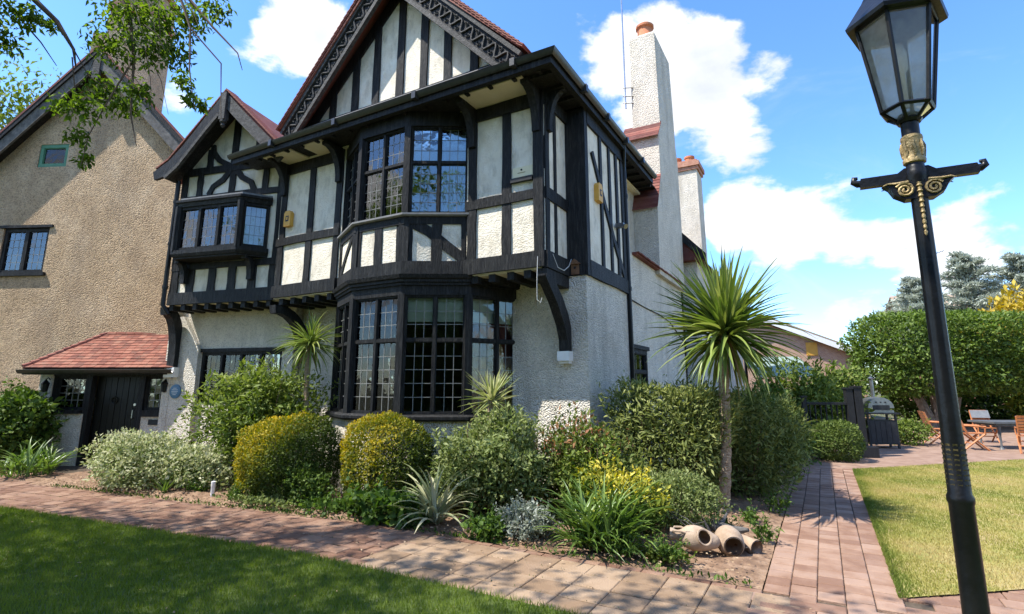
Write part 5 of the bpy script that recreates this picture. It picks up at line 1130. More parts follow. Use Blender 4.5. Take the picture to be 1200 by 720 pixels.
def shade_tree():
    """garden tree left of the view; only its hanging sprays reach into it"""
    R = root('garden_tree', (-9.7, -1.4, 0), 'leafy tree whose hanging branches droop in at the upper left', 'tree')
    t = MB(); limb(t, [(-9.7, -1.4, -.1), (-9.6, -1.3, 1.2), (-9.7, -1.1, 2.6), (-9.4, -.8, 4.2), (-9.1, -.6, 6.0), (-8.9, -.4, 8.0)], [.34, .26, .23, .2, .14, .05], 12)
    for e, r in (((-12.6, -2.0, 7.4), .1), ((-7.0, -1.2, 7.6), .1), ((-12.0, .6, 7.2), .09), ((-8.1, -3.0, 7.4), .09), ((-6.2, .0, 7.6), .08), ((-4.2, 1.2, 7.5), .05)):
        b = Vector((-9.45, -.9, 4.0)); e = Vector(e); m = b.lerp(e, .5) + Vector((0, 0, .35)); limb(t, [b, b.lerp(m, .5), m, m.lerp(e, .5) + Vector((0, 0, .1)), e], [r * 1.3, r * 1.1, r * .9, r * .6, r * .2])
    t.build('trunk', 'bark', R, True)
    br = MB()
    limb(br, [(-9.4, -.8, 4.6), (-9.3, .2, 6.3), (-8.9, 1.2, 7.2), (-8.35, 1.95, 6.8), (-7.95, 2.4, 6.25), (-7.72, 2.54, 5.86), (-7.68, 2.58, 5.62)], [.1, .075, .06, .045, .03, .018, .008])
    limb(br, [(-9.3, .2, 6.3), (-8.8, 1.4, 7.5), (-7.6, 2.6, 7.1), (-7.2, 2.85, 6.4), (-7.0, 2.9, 5.7), (-7.0, 2.95, 5.0), (-6.85, 3.0, 4.55)], [.07, .055, .04, .028, .018, .01, .005])
    limb(br, [(-8.8, 1.4, 7.5), (-7.6, 2.6, 7.4), (-6.7, 3.1, 6.8), (-6.2, 3.35, 6.15), (-5.85, 3.5, 5.75), (-5.75, 3.52, 5.5)], [.05, .04, .026, .014, .008, .004])
    limb(br, [(-6.7, 3.1, 6.8), (-6.4, 3.2, 6.1), (-6.3, 3.2, 5.5), (-6.15, 3.2, 5.1), (-6.1, 3.22, 4.9)], [.018, .013, .009, .006, .003])
    limb(br, [(-7.0, 2.9, 5.7), (-7.2, 2.8, 5.2), (-7.4, 2.72, 4.7), (-7.42, 2.7, 4.3)], [.012, .009, .006, .003])
    limb(br, [(-6.4, 3.2, 6.1), (-6.0, 3.4, 5.6), (-5.95, 3.42, 5.1), (-5.9, 3.42, 4.85)], [.01, .008, .005, .003])
    limb(br, [(-8.6, 1.7, 6.9), (-8.3, 2.1, 6.3), (-7.98, 2.3, 5.9), (-7.7, 2.4, 5.55)], [.02, .014, .008, .004])
    limb(br, [(-7.72, 2.54, 5.86), (-7.5, 2.65, 5.5), (-7.2, 2.8, 5.25)], [.01, .006, .003]); limb(br, [(-7.72, 2.54, 5.75), (-7.6, 2.6, 5.2), (-7.62, 2.6, 4.85)], [.009, .006, .003])
    limb(br, [(-9.0, 1.0, 7.2), (-8.8, 1.6, 6.0), (-8.5, 2.0, 5.25), (-8.2, 2.25, 5.0)], [.02, .016, .01, .004])
    r = random.Random(4)
    for k in range(16):
        a = Vector((r.uniform(-7.6, -6.2), r.uniform(2.6, 3.3), r.uniform(5.6, 6.5))); b = a + Vector((r.uniform(-.25, .5), r.uniform(-.1, .25), r.uniform(-.8, -.25))); limb(br, [a, a.lerp(b, .5) + Vector((.03, 0, .05)), b], [.006, .004, .002], 4)
    br.build('branch', 'twig', R, True)
    # sprays in view
    cl = [(-7.98, 2.03, 6.14, .29), (-8.26, 2.05, 5.87, .21), (-7.18, 2.83, 6.37, .43), (-6.96, 3.13, 6.36, .38), (-6.79, 3.4, 6.54, .33), (-5.89, 3.22, 6.17, .19), (-7.13, 2.69, 5.84, .33), (-6.88, 3.0, 5.83, .29), (-7.5, 2.82, 5.39, .27), (-7.42, 3.04, 5.28, .27), (-7.15, 2.51, 4.94, .25), (-6.73, 2.91, 5.18, .19), (-7.51, 2.65, 4.69, .15), (-7.56, 2.79, 4.47, .12), (-8.11, 2.65, 5.24, .15), (-6.15, 3.07, 5.24, .14), (-6.2, 3.21, 5.09, .11), (-6.24, 3.36, 5.11, .09), (-6.77, 3.24, 5.93, .24), (-8.4, 2.49, 6.41, .11), (-7.79, 2.14, 6.08, .13)]
    g = np.random.default_rng(9); P = []
    for x, y, z, q in cl:
        n = int(2300 * q * q + 40); P.append(np.array([x, y, z]) + norm(g.normal(size=(n, 3))) * (g.random((n, 1)) ** .6) * q * np.array([1, 1, .85]))
    # the crown itself, out of view to the left
    nc = 150; dc = norm(g.normal(size=(nc, 3))); cc = dc * (g.random(nc) ** .4)[:, None] * np.array([5.6, 3.0, 2.1]) + np.array([-8.9, -1.35, 7.2])
    C = np.repeat(cc, 150, 0) + g.normal(size=(nc * 150, 3)) * np.array([.42, .42, .32])
    n2 = 1100; d2 = norm(g.normal(size=(n2, 3))); C2 = d2 * (g.random(n2) ** .5 * lump(d2, 6, 8, .4))[:, None] * np.array([2.6, 1.2, .7]) + np.array([-3.9, 1.2, 7.4])
    C = np.concatenate([C, C2]); fwd = -.492 * C[:, 0] + .870 * C[:, 1]; lat = .870 * C[:, 0] + .492 * C[:, 1]
    C = C[(np.abs(lat) > 1.13 * fwd) | (C[:, 2] - 1.75 > .9 * fwd)]   # the crown stays clear of the view; its sprays hang into it
    P = np.concatenate(P + [C]); m = len(P); big = np.concatenate([np.full(m - len(C), .085), np.full(len(C), .17)]) * g.uniform(.7, 1.3, m)
    D = norm(g.normal(size=(m, 3)) * .7 + np.array([.1, .1, -.55])); Nv = norm(g.normal(size=(m, 3)) * .5 + np.array([0, 0, 1.]))
    V, Fa = leaf_arrays(P, D, Nv, big, big * .42, .15, .15)
    link('foliage', fast_mesh('foliage', V, Fa, 'leaf_tree', np.repeat(g.random(m), 2)), R)
shade_tree()

def rcrown(name, R, pos, cz, rad, n, leaf, mat, rotz, **k):
    o = crown(name, R, (0, 0, cz), rad, n, leaf, mat, **k); o.location = (pos[0], pos[1], 0); o.rotation_euler = (0, 0, rotz); return o
RZ = radians(29.5)
R = root('clipped_tree', (4.6, 28.9, 0), 'broad clipped evergreen tree with box shaped crown behind the oven', 'tree')
rcrown('crown', R, (4.6, 28.9), 3.1, (3.05, 2.2, 1.65), 42000, .125, 'leaf_hedge', RZ, p=6, lumpa=.05, shell=.10, shoots=120, seed=70, tone=edgetone, aspect=.55)
mb = MB()
for e in ((3.2, 28.6, 2.0), (4.0, 28.8, 2.2), (5.0, 28.9, 2.0)): limb(mb, [(4.0 + (e[0] - 4.0) * .25, 28.0, -.05), (4.0 + (e[0] - 4.0) * .45, 28.1, .6), e], [.26, .20, .14])
mb.build('trunk', 'bark', R, True)
def hedge(label, pos, w, d, h, n, leaf, mat, seed, rz=RZ, z0=.0, p=5, cat='hedge', name='hedge', tone=edgetone):
    R = root(name, (*pos, 0), label, cat); rcrown('foliage', R, pos, (h + z0) / 2, (w / 2, d / 2, (h - z0) / 2), n, leaf, mat, rz, p=p, lumpa=.06, shell=.12, seed=seed, tone=tone, aspect=.55)
    r = random.Random(seed)
    for k in range(6):
        mb = MB(); q = (k - 2.5) / 6 * w; x, y = pos[0] + cos(rz) * q, pos[1] + sin(rz) * q; mb.tube([(x, y, -.05), (x + .05, y, h * .4), (x + r.uniform(-.3, .3), y, h * .8)], [.07, .05, .02], 6); mb.build('stem', 'twig', R, True)
hedge('tall dark green hedge at the right edge behind the garden table', (11.6, 33.9), 7.2, 2.2, 4.7, 34000, .14, 'leaf_hedge', 71)
hedge('dark hedge in deep shade beneath the clipped tree', (6.6, 34.0), 9.0, 1.6, 3.0, 18000, .17, 'leaf_green', 72)
hedge('unseen dark hedge added behind the camera to darken the bow window reflections', (2.0, -15.0), 34, 3.0, 8.0, 26000, .75, 'leaf_green', 75, rz=0.0)  # unseen, added behind the camera so the bow panes reflect something dark
shrub('pale_bush', 'pale yellow green bush behind the garden table at the right', (8.3, 30.2), 3.2, 2.0, 7000, .16, 'leaf_yellow', seed=73, tone=lambda P, d, v, r, dep: v * .5, d=1.6)
shrub('yellow_tree', 'rounded yellow tree rising above the right hedge', (9.8, 39.7), 5.0, 6.3, 9000, .26, 'leaf_autumn', seed=74, cz=4.3, lumpa=.22, stemr=.06, cat='tree', up=.4)

def cedar(label, x, y, h, w, seed, n=60):
    R = root('blue_cedar', (x, y, 0), label, 'tree', 'blue cedars beyond the hedge'); r = random.Random(seed); g = np.random.default_rng(seed)
    mb = MB(); mb.tube([(x, y, -.1), (x + .1, y, h * .5), (x, y, h)], [.4, .22, .03], 8); P = []; D = []
    for k in range(n):
        z = h * (.28 + .72 * (k / n) ** .9); a = k * 2.4 + r.uniform(-.4, .4); ln = w * (1.02 - (z / h) ** 1.5 * .85) * r.uniform(.7, 1.1)
        b = Vector((x, y, z)); e = b + Vector((cos(a) * ln, sin(a) * ln, ln * r.uniform(.1, .42))); m = b.lerp(e, .5) + Vector((0, 0, .12 * ln)); mb.tube([b, m, e], [.09, .05, .015], 5)
        q = g.random(420); pt = np.array(b) * ((1 - q) ** 2)[:, None] + 2 * np.array(m + (m - b) * .1) * (q * (1 - q))[:, None] + np.array(e) * (q ** 2)[:, None]
        pt = pt + g.normal(size=pt.shape) * np.array([.42, .42, .12]) * (1.15 - q[:, None] * .5) * (ln / w + .25); P.append(pt); D.append(np.tile(np.array([cos(a), sin(a), .35]), (420, 1)) + g.normal(size=pt.shape) * .6)
    mb.build('trunk', 'bark', R, True); P = np.concatenate(P); D = norm(np.concatenate(D)); ln = g.uniform(.18, .42, len(P))
    V, Fa = leaf_arrays(P, D, norm(g.normal(size=P.shape) * .5 + np.array([0, 0, 1.])), ln, ln * .3, .2)
    link('crown', fast_mesh('crown', V, Fa, 'leaf_cedar', np.repeat(g.random(len(P)), 2)), R)
cedar('blue grey cedar left of the lamp post with drooping top', 7.3, 52.5, 10.0, 4.2, 81)
cedar('tallest blue grey cedar just right of the lamp post', 10.9, 54.2, 11.9, 4.4, 82)
cedar('blue grey cedar at the right edge above the yellow tree', 14.6, 56.4, 11.9, 4.6, 83)
R = root('distant_tree', (-41.5, 11.4, 0), 'sunlit distant tree peeping over the brown house roof at the left', 'tree')
crown('crown', R, (-41.5, 11.4, 13.6), (6.0, 5.5, 5.6), 16000, .3, 'leaf_mid', seed=84, lumpa=.2, shell=.3, tone=edgetone, inner=.3)
mb = MB(); mb.tube([(-41.5, 11.4, -.1), (-41.3, 11.4, 6), (-41.5, 11.4, 13)], [.5, .4, .15], 8); mb.build('trunk', 'bark', R, True)

# ================================================================== GRASS AND LITTER
def grass(name, label, sampler, n, hgt, wid, mat, seed, tone):
    g = np.random.default_rng(seed); xy = sampler(g, n); n = len(xy); a = g.uniform(0, 2 * pi, n); h = g.uniform(*hgt, n); b = g.uniform(0, 2 * pi, n); le = h * g.uniform(.1, .8, n)
    base = np.column_stack([xy, np.full(n, .028)]); sd = np.column_stack([np.cos(a), np.sin(a), np.zeros(n)]) * (wid * g.uniform(.7, 1.3, n) / 2)[:, None]
    tip = base + np.column_stack([np.cos(b) * le, np.sin(b) * le, h]); V = np.stack([base - sd, base + sd, tip], 1).reshape(-1, 3)
    o = link(name, fast_mesh(name, V, np.arange(3 * n).reshape(-1, 3), mat, np.clip(tone(xy, g.random(n)), 0, 1))); return props(o, label, 'grass', kind='stuff')
def fl(g, n):
    x = g.uniform(-12.5, -1.2, n); y = g.uniform(.8, 4.21, n) + np.abs(g.normal(size=n)) * .012; y += np.where(x < -5, .12 * (x + 5), 0); fwd = -.492 * x + .870 * y
    return np.column_stack([x, y])[(fwd > 3.2) & (y > 1.2 - .25 * (x + 4) * (x > -4))]
def patchy(xy, v, f=1.3, s=0): return .5 + .25 * np.sin(xy[:, 0] * f + s) * np.cos(xy[:, 1] * f * 1.3) + .2 * np.sin(xy[:, 0] * f * 2.3 + xy[:, 1] * f * 1.7 + 1)
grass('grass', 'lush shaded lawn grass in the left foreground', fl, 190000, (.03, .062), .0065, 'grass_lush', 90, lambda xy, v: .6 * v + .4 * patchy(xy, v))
def inpoly(xy, poly):
    x, y = xy[:, 0], xy[:, 1]; c = np.zeros(len(xy), bool); j = len(poly) - 1
    for i in range(len(poly)):
        xi, yi = poly[i]; xj, yj = poly[j]; c ^= ((yi > y) != (yj > y)) & (x < (xj - xi) * (y - yi) / (yj - yi + 1e-12) + xi); j = i
    return c
def frl(g, n):
    xy = np.column_stack([.36 + 8 * g.random(n) ** 1.5, g.uniform(5.7, 20, n)]); return xy[inpoly(xy, [(.38, 5.8)] + RL[1:-1] + [(.38, 13.8)])]
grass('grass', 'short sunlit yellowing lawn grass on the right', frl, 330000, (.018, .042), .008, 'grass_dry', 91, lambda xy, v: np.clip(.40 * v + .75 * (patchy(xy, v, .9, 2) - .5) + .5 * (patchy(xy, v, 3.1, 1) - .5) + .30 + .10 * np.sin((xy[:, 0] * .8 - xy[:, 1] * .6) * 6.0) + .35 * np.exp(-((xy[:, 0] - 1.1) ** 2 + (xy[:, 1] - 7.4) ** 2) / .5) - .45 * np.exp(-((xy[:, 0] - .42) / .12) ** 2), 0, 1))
def litter():
    g = np.random.default_rng(92); n = 7000; x = g.uniform(-12.5, -.68, n); y0 = BED_Y + np.where(x < -5, .12 * (x + 5), 0); y = y0 + .03 + g.random(n) ** 1.4 * np.where(x > -3.1, 5.0, 2.2)
    P = np.column_stack([x, y, np.full(n, .075) + g.uniform(-.01, .02, n)]); D = norm(g.normal(size=(n, 3)) * np.array([1, 1, .15])); Nv = norm(g.normal(size=(n, 3)) * .3 + np.array([0, 0, 1.])); ln = g.uniform(.015, .05, n)
    V, Fa = leaf_arrays(P, D, Nv, ln, ln * .5, .15); props(link('leaf_litter', fast_mesh('leaf_litter', V, Fa, 'litter', np.repeat(g.random(n), 2))), 'dry leaf litter and bark chips strewn over the planting bed', 'litter', kind='stuff')
    n = 260; x = g.uniform(-10, 1.0, n); y = g.uniform(2.6, 5.4, n) + np.where(x < -5, .12 * (x + 5), 0); P = np.column_stack([x, y, np.full(n, .045)]); D = norm(g.normal(size=(n, 3)) * np.array([1, 1, .2])); ln = g.uniform(.02, .055, n)
    V, Fa = leaf_arrays(P, D, norm(g.normal(size=(n, 3)) * .3 + np.array([0, 0, 1.])), ln, ln * .5, .2); props(link('fallen_leaves', fast_mesh('fallen_leaves', V, Fa, 'litter', np.repeat(.5 + .5 * g.random(n), 2))), 'few dry fallen leaves scattered on the shaded lawn and path', 'leaves', kind='stuff')
    n = 1500; x = g.uniform(-12, -.7, n); y = BED_Y + np.where(x < -5, .12 * (x + 5), 0) + g.normal(size=n) * .03 + .05; q = g.random(n) < .4; y = np.where(q, LAWN_Y + np.where(x < -5, .12 * (x + 5), 0) + np.where(x < -4.3, .0075 + .205 * g.integers(1, 6, n), .0025 + .305 * g.integers(1, 5, n)) + g.normal(size=n) * .004, y); P = np.column_stack([x, y, np.full(n, .02)]); D = norm(g.normal(size=(n, 3)) * .6 + np.array([0, -.3, .8])); ln = np.where(q, g.uniform(.008, .02, n), g.uniform(.03, .07, n))
    V, Fa = leaf_arrays(P, D, norm(g.normal(size=(n, 3)) + np.array([0, 0, 1.])), ln, ln * .4, .2); props(link('edge_weeds', fast_mesh('edge_weeds', V, Fa, 'leaf_cover', np.repeat(g.random(n), 2))), 'tiny green weeds along the joint between path and bed', 'weeds', kind='stuff')
litter()

# ================================================================== CLAY POTS
def vessel(name, label, c, prof, axis, hole_dir, hole, roll=0.0, handle=True):
    """a wheel-thrown jar lying down: lathe about axis with an oval opening cut in its side, rim and thickness"""
    R = root(name, c, label, 'pot', 'clay pots lying in the bed'); q = Vector((0, 0, 1)).rotation_difference(Vector(axis).normalized()); n = 32
    mb = MB(); zs = np.linspace(prof[0][1], prof[-1][1], 22); rs = np.interp(zs, [p[1] for p in prof], [p[0] for p in prof]); hd = Vector(hole_dir).normalized() if hole_dir else None
    for inner in (0, 1):
        pts = []
        for r_, z in zip(rs, zs):
            rr = max(.004, r_ - .012 * inner)
            for k in range(n): pts.append(q @ Vector((rr * cos(2 * pi * k / n), rr * sin(2 * pi * k / n), z)))
        fs = []
        for i in range(len(zs) - 1):
            for k in range(n):
                f = (i * n + k, i * n + (k + 1) % n, (i + 1) * n + (k + 1) % n, (i + 1) * n + k)
                if hd is not None:
                    m = sum((pts[j] for j in f), Vector()) / 4 - q @ Vector((0, 0, hole[1]))
                    if m.dot(hd) > 0 and (m - hd * m.dot(hd)).length < hole[0]: continue
                fs.append(f)
        if not inner: fs.append(tuple(range(n))[::-1])
        mb.add([p + Vector(c) for p in pts], fs)
    b = mb.build('body', 'clay', R, True)
    if hd is not None:
        u = hd.orthogonal().normalized(); v = hd.cross(u); cc = Vector(c) + q @ Vector((0, 0, hole[1])); ring = []
        rmax = max(rs)
        for k in range(25):
            w = u * cos(2 * pi * k / 24) * hole[0] + v * sin(2 * pi * k / 24) * hole[0]; ax = q @ Vector((0, 0, 1)); lat = w - ax * w.dot(ax); rad = float(np.interp(hole[1] + w.dot(ax), zs, rs)); s_ = sqrt(max(0, rad ** 2 - lat.length_squared)); ring.append(cc + w + hd * s_)
        m2 = MB(); m2.tube(ring, .011, 6, False); m2.build('rim', 'clay', b, True)
    if handle:
        side = (q @ Vector((0, 0, 1))).cross(Vector((0, 0, 1))).normalized() * -1
        for sg in (-1, 1):
            a = [Vector(c) + q @ Vector((0, 0, z)) + (Vector((0, 0, 1)) * .5 + side * sg * .8).normalized() * r_ for z, r_ in ((prof[-1][1] - .03, .05), (prof[-1][1] - .05, .10), (prof[-1][1] - .12, .115), (prof[-1][1] - .17, .09))]
            m2 = MB(); m2.tube(a, .012, 6); m2.build('handle', 'clay', b, True)
    return R
amph = [(.02, 0), (.06, .02), (.10, .11), (.135, .22), (.14, .30), (.118, .38), (.065, .44), (.05, .49), (.07, .54), (.066, .56)]
vessel('clay_amphora', 'pale clay amphora lying with an oval opening facing the path, left of the pair', (-1.08, 6.30, .15), [(r_ * .9, z_ * .9) for r_, z_ in amph], (-.88, -.20, .10), (.42, -.80, .45), (.074, .18))
vessel('clay_pot', 'pale clay jar tipped on its side with a round mouth towards the path', (-1.10, 6.62, .18), [(.03, 0), (.08, .03), (.13, .12), (.142, .22), (.125, .30), (.10, .335)], (.42, -.86, -.16), None, None, handle=False)
vessel('clay_pot', 'small clay pot lying behind the tipped jar near the palm', (-.98, 6.76, .10), [(.04, 0), (.06, .02), (.07, .1), (.075, .2), (.085, .26), (.082, .28)], (.75, -.62, -.1), None, None, handle=False)
R = root('driftwood', (-1.12, 7.05, .05), 'piece of grey driftwood lying behind the clay pots', 'wood'); mb = MB(); mb.tube([(-1.42, 7.1, .08), (-1.25, 7.05, .14), (-1.05, 7.0, .12), (-.88, 6.95, .16)], [.03, .06, .055, .02], 8); mb.tube([(-1.2, 7.05, .14), (-1.12, 7.12, .28)], [.035, .012], 6); mb.build('log', 'barge_grey', R, True)
mb = MB()
for k in range(9): a = random.uniform(-.3, .25); mb.tube([(-1.2 + a * .3, 6.75, .06), (-1.25 + a, 6.72, .22 + random.uniform(-.05, .06)), (-1.3 + a * 1.6, 6.70, .30 + random.uniform(-.1, .08))], [.006, .005, .002], 4)
mb.build('dry_twigs', 'barge_grey', R)

# marker posts in the bed
R = root('marker_post', (-8.42, 5.42, 0), 'short white garden light post beside the left golden globe', 'post'); mb = MB(); mb.lathe((-8.42, 5.42, -.02), [(.03, 0), (.03, .22), (.034, .23), (.034, .30), (.0, .31)], 10); mb.build('post_body', 'white_plastic', R, True)
R = root('plant_label', (-5.62, 5.75, 0), 'pale blue plant label stuck in the bed by the yellow topped globe', 'label'); mb = MB(); mb.box(-5.65, -5.59, 5.745, 5.752, .1, .34); mb.box(-5.625, -5.615, 5.744, 5.753, -.02, .1); mb.build('tag', 'cream_plastic', R)

# ================================================================== LAMP POST
def lamp_post():
    cx, cy = .53, 3.28; R = root('lamp_post', (cx, cy, 0), 'tall black cast iron lamp post with gold trim and ladder bar', 'lamp post')
    prof = [(.14, -.05), (.14, .12), (.11, .16), (.095, .24), (.08, .3), (.052, .36), (.047, 1.22), (.052, 1.235), (.052, 1.255), (.045, 1.27), (.043, 1.5), (.041, 1.55), (.039, 2.0), (.037, 2.55), (.036, 2.74), (.05, 2.79), (.05, 2.82), (.040, 2.85), (.038, 2.88), (.042, 3.0), (.040, 3.02), (.040, 3.12), (.045, 3.14)]
    n = 40; vs = []; fs = []
    for r_, z in prof:
        for k in range(n):
            fl_ = 1 - (.05 if (k % 4 in (2, 3) and 1.6 < z < 2.7) else 0); vs.append((cx + r_ * fl_ * cos(2 * pi * k / n), cy + r_ * fl_ * sin(2 * pi * k / n), z))
    for i in range(len(prof) - 1):
        for k in range(n): fs.append((i * n + k, i * n + (k + 1) % n, (i + 1) * n + (k + 1) % n, (i + 1) * n + k))
    mb = MB(); mb.add(vs, fs); mb.build('post', 'black_paint', R, True)
    # gilt reeding low on the shaft
    mb = MB()
    for j in range(9):
        z = 1.30 + j * .022
        for k in range(10):
            a = 2 * pi * k / 10 + .3; d = Vector((cos(a), sin(a), 0)); t = Vector((-sin(a), cos(a), 0)); c = Vector((cx, cy, z)) + d * .042; mb.add([c - t * .009, c + t * .009, c + t * .009 + Vector((0, 0, .012)) + d * .004, c - t * .009 + Vector((0, 0, .012)) + d * .004], [(0, 1, 2, 3)])
    props(mb.build('gilt_reeding', 'gold_worn', R), kind='stuff')
    mb = MB(); mb.lathe((cx, cy, 0), [(.040, 2.865), (.049, 2.87), (.051, 2.885), (.045, 2.90), (.044, 2.93), (.047, 2.97), (.046, 2.99), (.049, 3.0), (.047, 3.015), (.040, 3.02)], 20)
    for k in range(8):
        a = 2 * pi * k / 8; d = Vector((cos(a), sin(a), 0)); t = Vector((-sin(a), cos(a), 0)); p = Vector((cx, cy, 2.90)); mb.tube([p + d * .045, p + d * .048 + t * .004 + Vector((0, 0, .03)), p + d * .050 - t * .004 + Vector((0, 0, .06)), p + d * .047 + Vector((0, 0, .085))], [.006, .008, .007, .003], 5)
    mb.build('gilt_collar', 'gold', R, True)
    # ladder bar
    mb = MB(); A = Fr((cx, cy), 0)
    poly = [(-.245, 2.772), (-.07, 2.772), (-.05, 2.762), (.05, 2.762), (.07, 2.772), (.245, 2.772), (.245, 2.785), (.25, 2.79), (.24, 2.822), (.08, 2.822), (.05, 2.845), (-.05, 2.845), (-.08, 2.822), (-.24, 2.822), (-.25, 2.79), (-.245, 2.785)]
    mb.fprism(A, poly, -.02, .02)
    for sg in (-1, 1): mb.tube([(cx + sg * .23, cy, 2.80), (cx + sg * .255, cy, 2.80), (cx + sg * .272, cy, 2.812), (cx + sg * .268, cy, 2.832), (cx + sg * .252, cy, 2.832)], [.018, .019, .017, .014, .008], 10)
    bar = mb.build('ladder_bar', 'black_paint', R, True)
    mb = MB(); mb.fprism(A, [(-.15, 2.768), (.15, 2.768), (.125, 2.745), (.105, 2.705), (.06, 2.675), (-.06, 2.675), (-.105, 2.705), (-.125, 2.745)], -.035, .035); mb.build('bracket_plate', 'black_paint', bar)
    mb = MB()
    for sg in (-1, 1):
        for o in (.040, -.040):
            c = (cx + sg * .060, 2.722); pts = []
            for j in range(22):
                an = j / 21 * 4.2 * pi; rr = .040 * (1 - j / 24); pts.append((c[0] + sg * rr * cos(an + .5), cy - o, c[1] + rr * sin(an + .5)))
            mb.tube(pts, .0065, 5); mb.tube([(cx + sg * .04, cy - o, 2.765), (cx + sg * .09, cy - o, 2.762), (cx + sg * .13, cy - o, 2.765), (cx + sg * .15, cy - o, 2.757)], [.008, .007, .005, .002], 5)
    for o in (1, -1):
        for j in range(10): z = 2.74 - j * .028; mb.lathe((cx, cy - o * (.043 + .0006 * j), z), [(.002, -.014), (.014 - j * .0008, -.004), (.008, .006), (.010 - j * .0006, .014)], 8)
    props(mb.build('gilt_scroll', 'gold', bar, True), kind='stuff')
    # lantern
    rot = radians(12); hexp = lambda r_, z: [Vector((cx + r_ * cos(rot + pi / 3 * k), cy + r_ * sin(rot + pi / 3 * k), z)) for k in range(6)]
    b0, b1, t1 = hexp(.042, 3.10), hexp(.116, 3.165), hexp(.186, 3.67); mb = MB()
    for k in range(6):
        mb.tube([b0[k], b1[k]], .010, 5); mb.tube([b1[k], t1[k]], .0115, 6); mb.tube([b1[k], b1[(k + 1) % 6]], .012, 5); mb.tube([t1[k], t1[(k + 1) % 6]], .014, 5)
    mb.lathe((cx, cy, 3.09), [(.05, 0), (.06, .015), (.05, .03)], 12); lf = mb.build('lantern_frame', 'black_paint', R)
    for k in range(6):
        for (p, q) in ((b1, t1), (b0, b1)):
            a, b, c, d = p[k], p[(k + 1) % 6], q[(k + 1) % 6], q[k]; m = (a + b + c + d) / 4; s_ = .95
            mb = MB(); mb.add([m + (v - m) * s_ for v in (a, b, c, d)], [(0, 1, 2, 3)]); mb.build('pane', 'lantern_glass', lf)
    mb = MB(); vs = hexp(.236, 3.665) + hexp(.242, 3.685) + hexp(.20, 3.75) + hexp(.15, 3.83) + hexp(.07, 4.0) + hexp(.02, 4.1); fs = [(0, 1, 2, 3, 4, 5)[::-1], (30, 31, 32, 33, 34, 35)]
    for i in range(5):
        for k in range(6): fs.append((i * 6 + k, i * 6 + (k + 1) % 6, i * 6 + 6 + (k + 1) % 6, i * 6 + 6 + k))
    mb.add(vs, fs); mb.build('lantern_roof', 'black_paint', R)
    mb = MB(); mb.lathe((cx, cy, 3.18), [(.012, 0), (.012, .2), (.028, .22), (.03, .32), (.012, .36)], 12); mb.build('bulb', 'white_plastic', lf, True)
def lantern_glass():
    m, nt, N, L, out = newmat('lantern_glass'); t = N.new('ShaderNodeBsdfTransparent'); t.inputs[0].default_value = (.78, .8, .76, 1); d = N.new('ShaderNodeBsdfTranslucent'); d.inputs[0].default_value = (.62, .62, .55, 1); g = N.new('ShaderNodeBsdfGlossy'); g.inputs['Roughness'].default_value = .08
    nz = N.new('ShaderNodeTexNoise'); nz.inputs['Scale'].default_value = 14; nz.inputs['Detail'].default_value = 8; mr = N.new('ShaderNodeMapRange'); mr.inputs[1].default_value = .3; mr.inputs[2].default_value = .8; mr.inputs[3].default_value = .45; mr.inputs[4].default_value = .8; geo = N.new('ShaderNodeNewGeometry'); L.new(geo.outputs['Position'], nz.inputs['Vector']); L.new(nz.outputs['Fac'], mr.inputs[0])
    a = N.new('ShaderNodeMixShader'); L.new(mr.outputs[0], a.inputs[0]); L.new(t.outputs[0], a.inputs[1]); L.new(d.outputs[0], a.inputs[2]); f = N.new('ShaderNodeFresnel'); f.inputs[0].default_value = 1.5; b = N.new('ShaderNodeMixShader'); L.new(f.outputs[0], b.inputs[0]); L.new(a.outputs[0], b.inputs[1]); L.new(g.outputs[0], b.inputs[2]); L.new(b.outputs[0], out.inputs[0])
lantern_glass(); lamp_post()
LP = bpy.data.objects['lamp_post']; LP.location.x -= .055; LP.location.y -= .031; LP.rotation_euler = (-.49 * .02, .87 * .02, 0)   # it leans a little

# ================================================================== RIGHT BACKGROUND
def balustrade():
    R = root('balustrade', (.2, 16.1, 0), 'black timber balustrade with turned balusters and heavy end posts', 'fence'); A = Fr((-.45, 16.05), 22)
    for s, w, h in ((0, .10, 1.45), (1.08, .16, 1.66), (1.28, .18, 1.70)):
        mb = MB(); mb.fbox(A, s - w / 2, s + w / 2, -.05, h, -w / 2 - .02 * (s > 1.2), w / 2); mb.fbox(A, s - w / 2 - .02, s + w / 2 + .02, h, h + .04, -w / 2 - .02, w / 2 + .02); mb.build('post', 'fence_black', R)
    mb = MB(); mb.fbox(A, 1.05, 1.55, -.05, .26, -.2, .2); mb.build('post_base', 'fence_black', R)
    mb = MB(); mb.fbox(A, .05, 1.0, 1.27, 1.33, -.06, .06); mb.build('handrail', 'fence_black', R); mb = MB(); mb.fbox(A, .05, 1.0, .35, .41, -.04, .04); mb.build('rail', 'fence_black', R)
    bm_ = MB(); bm_.lathe((0, 0, .41), [(.022, 0), (.022, .12), (.012, .15), (.03, .32), (.018, .5), (.012, .62), (.022, .7), (.022, .86)], 8); me = bm_.mesh('baluster', 'fence_black', True)
    for k in range(7): o = link('baluster', me, R); o.location = A.pt(.12 + k * .13, 0)
balustrade()
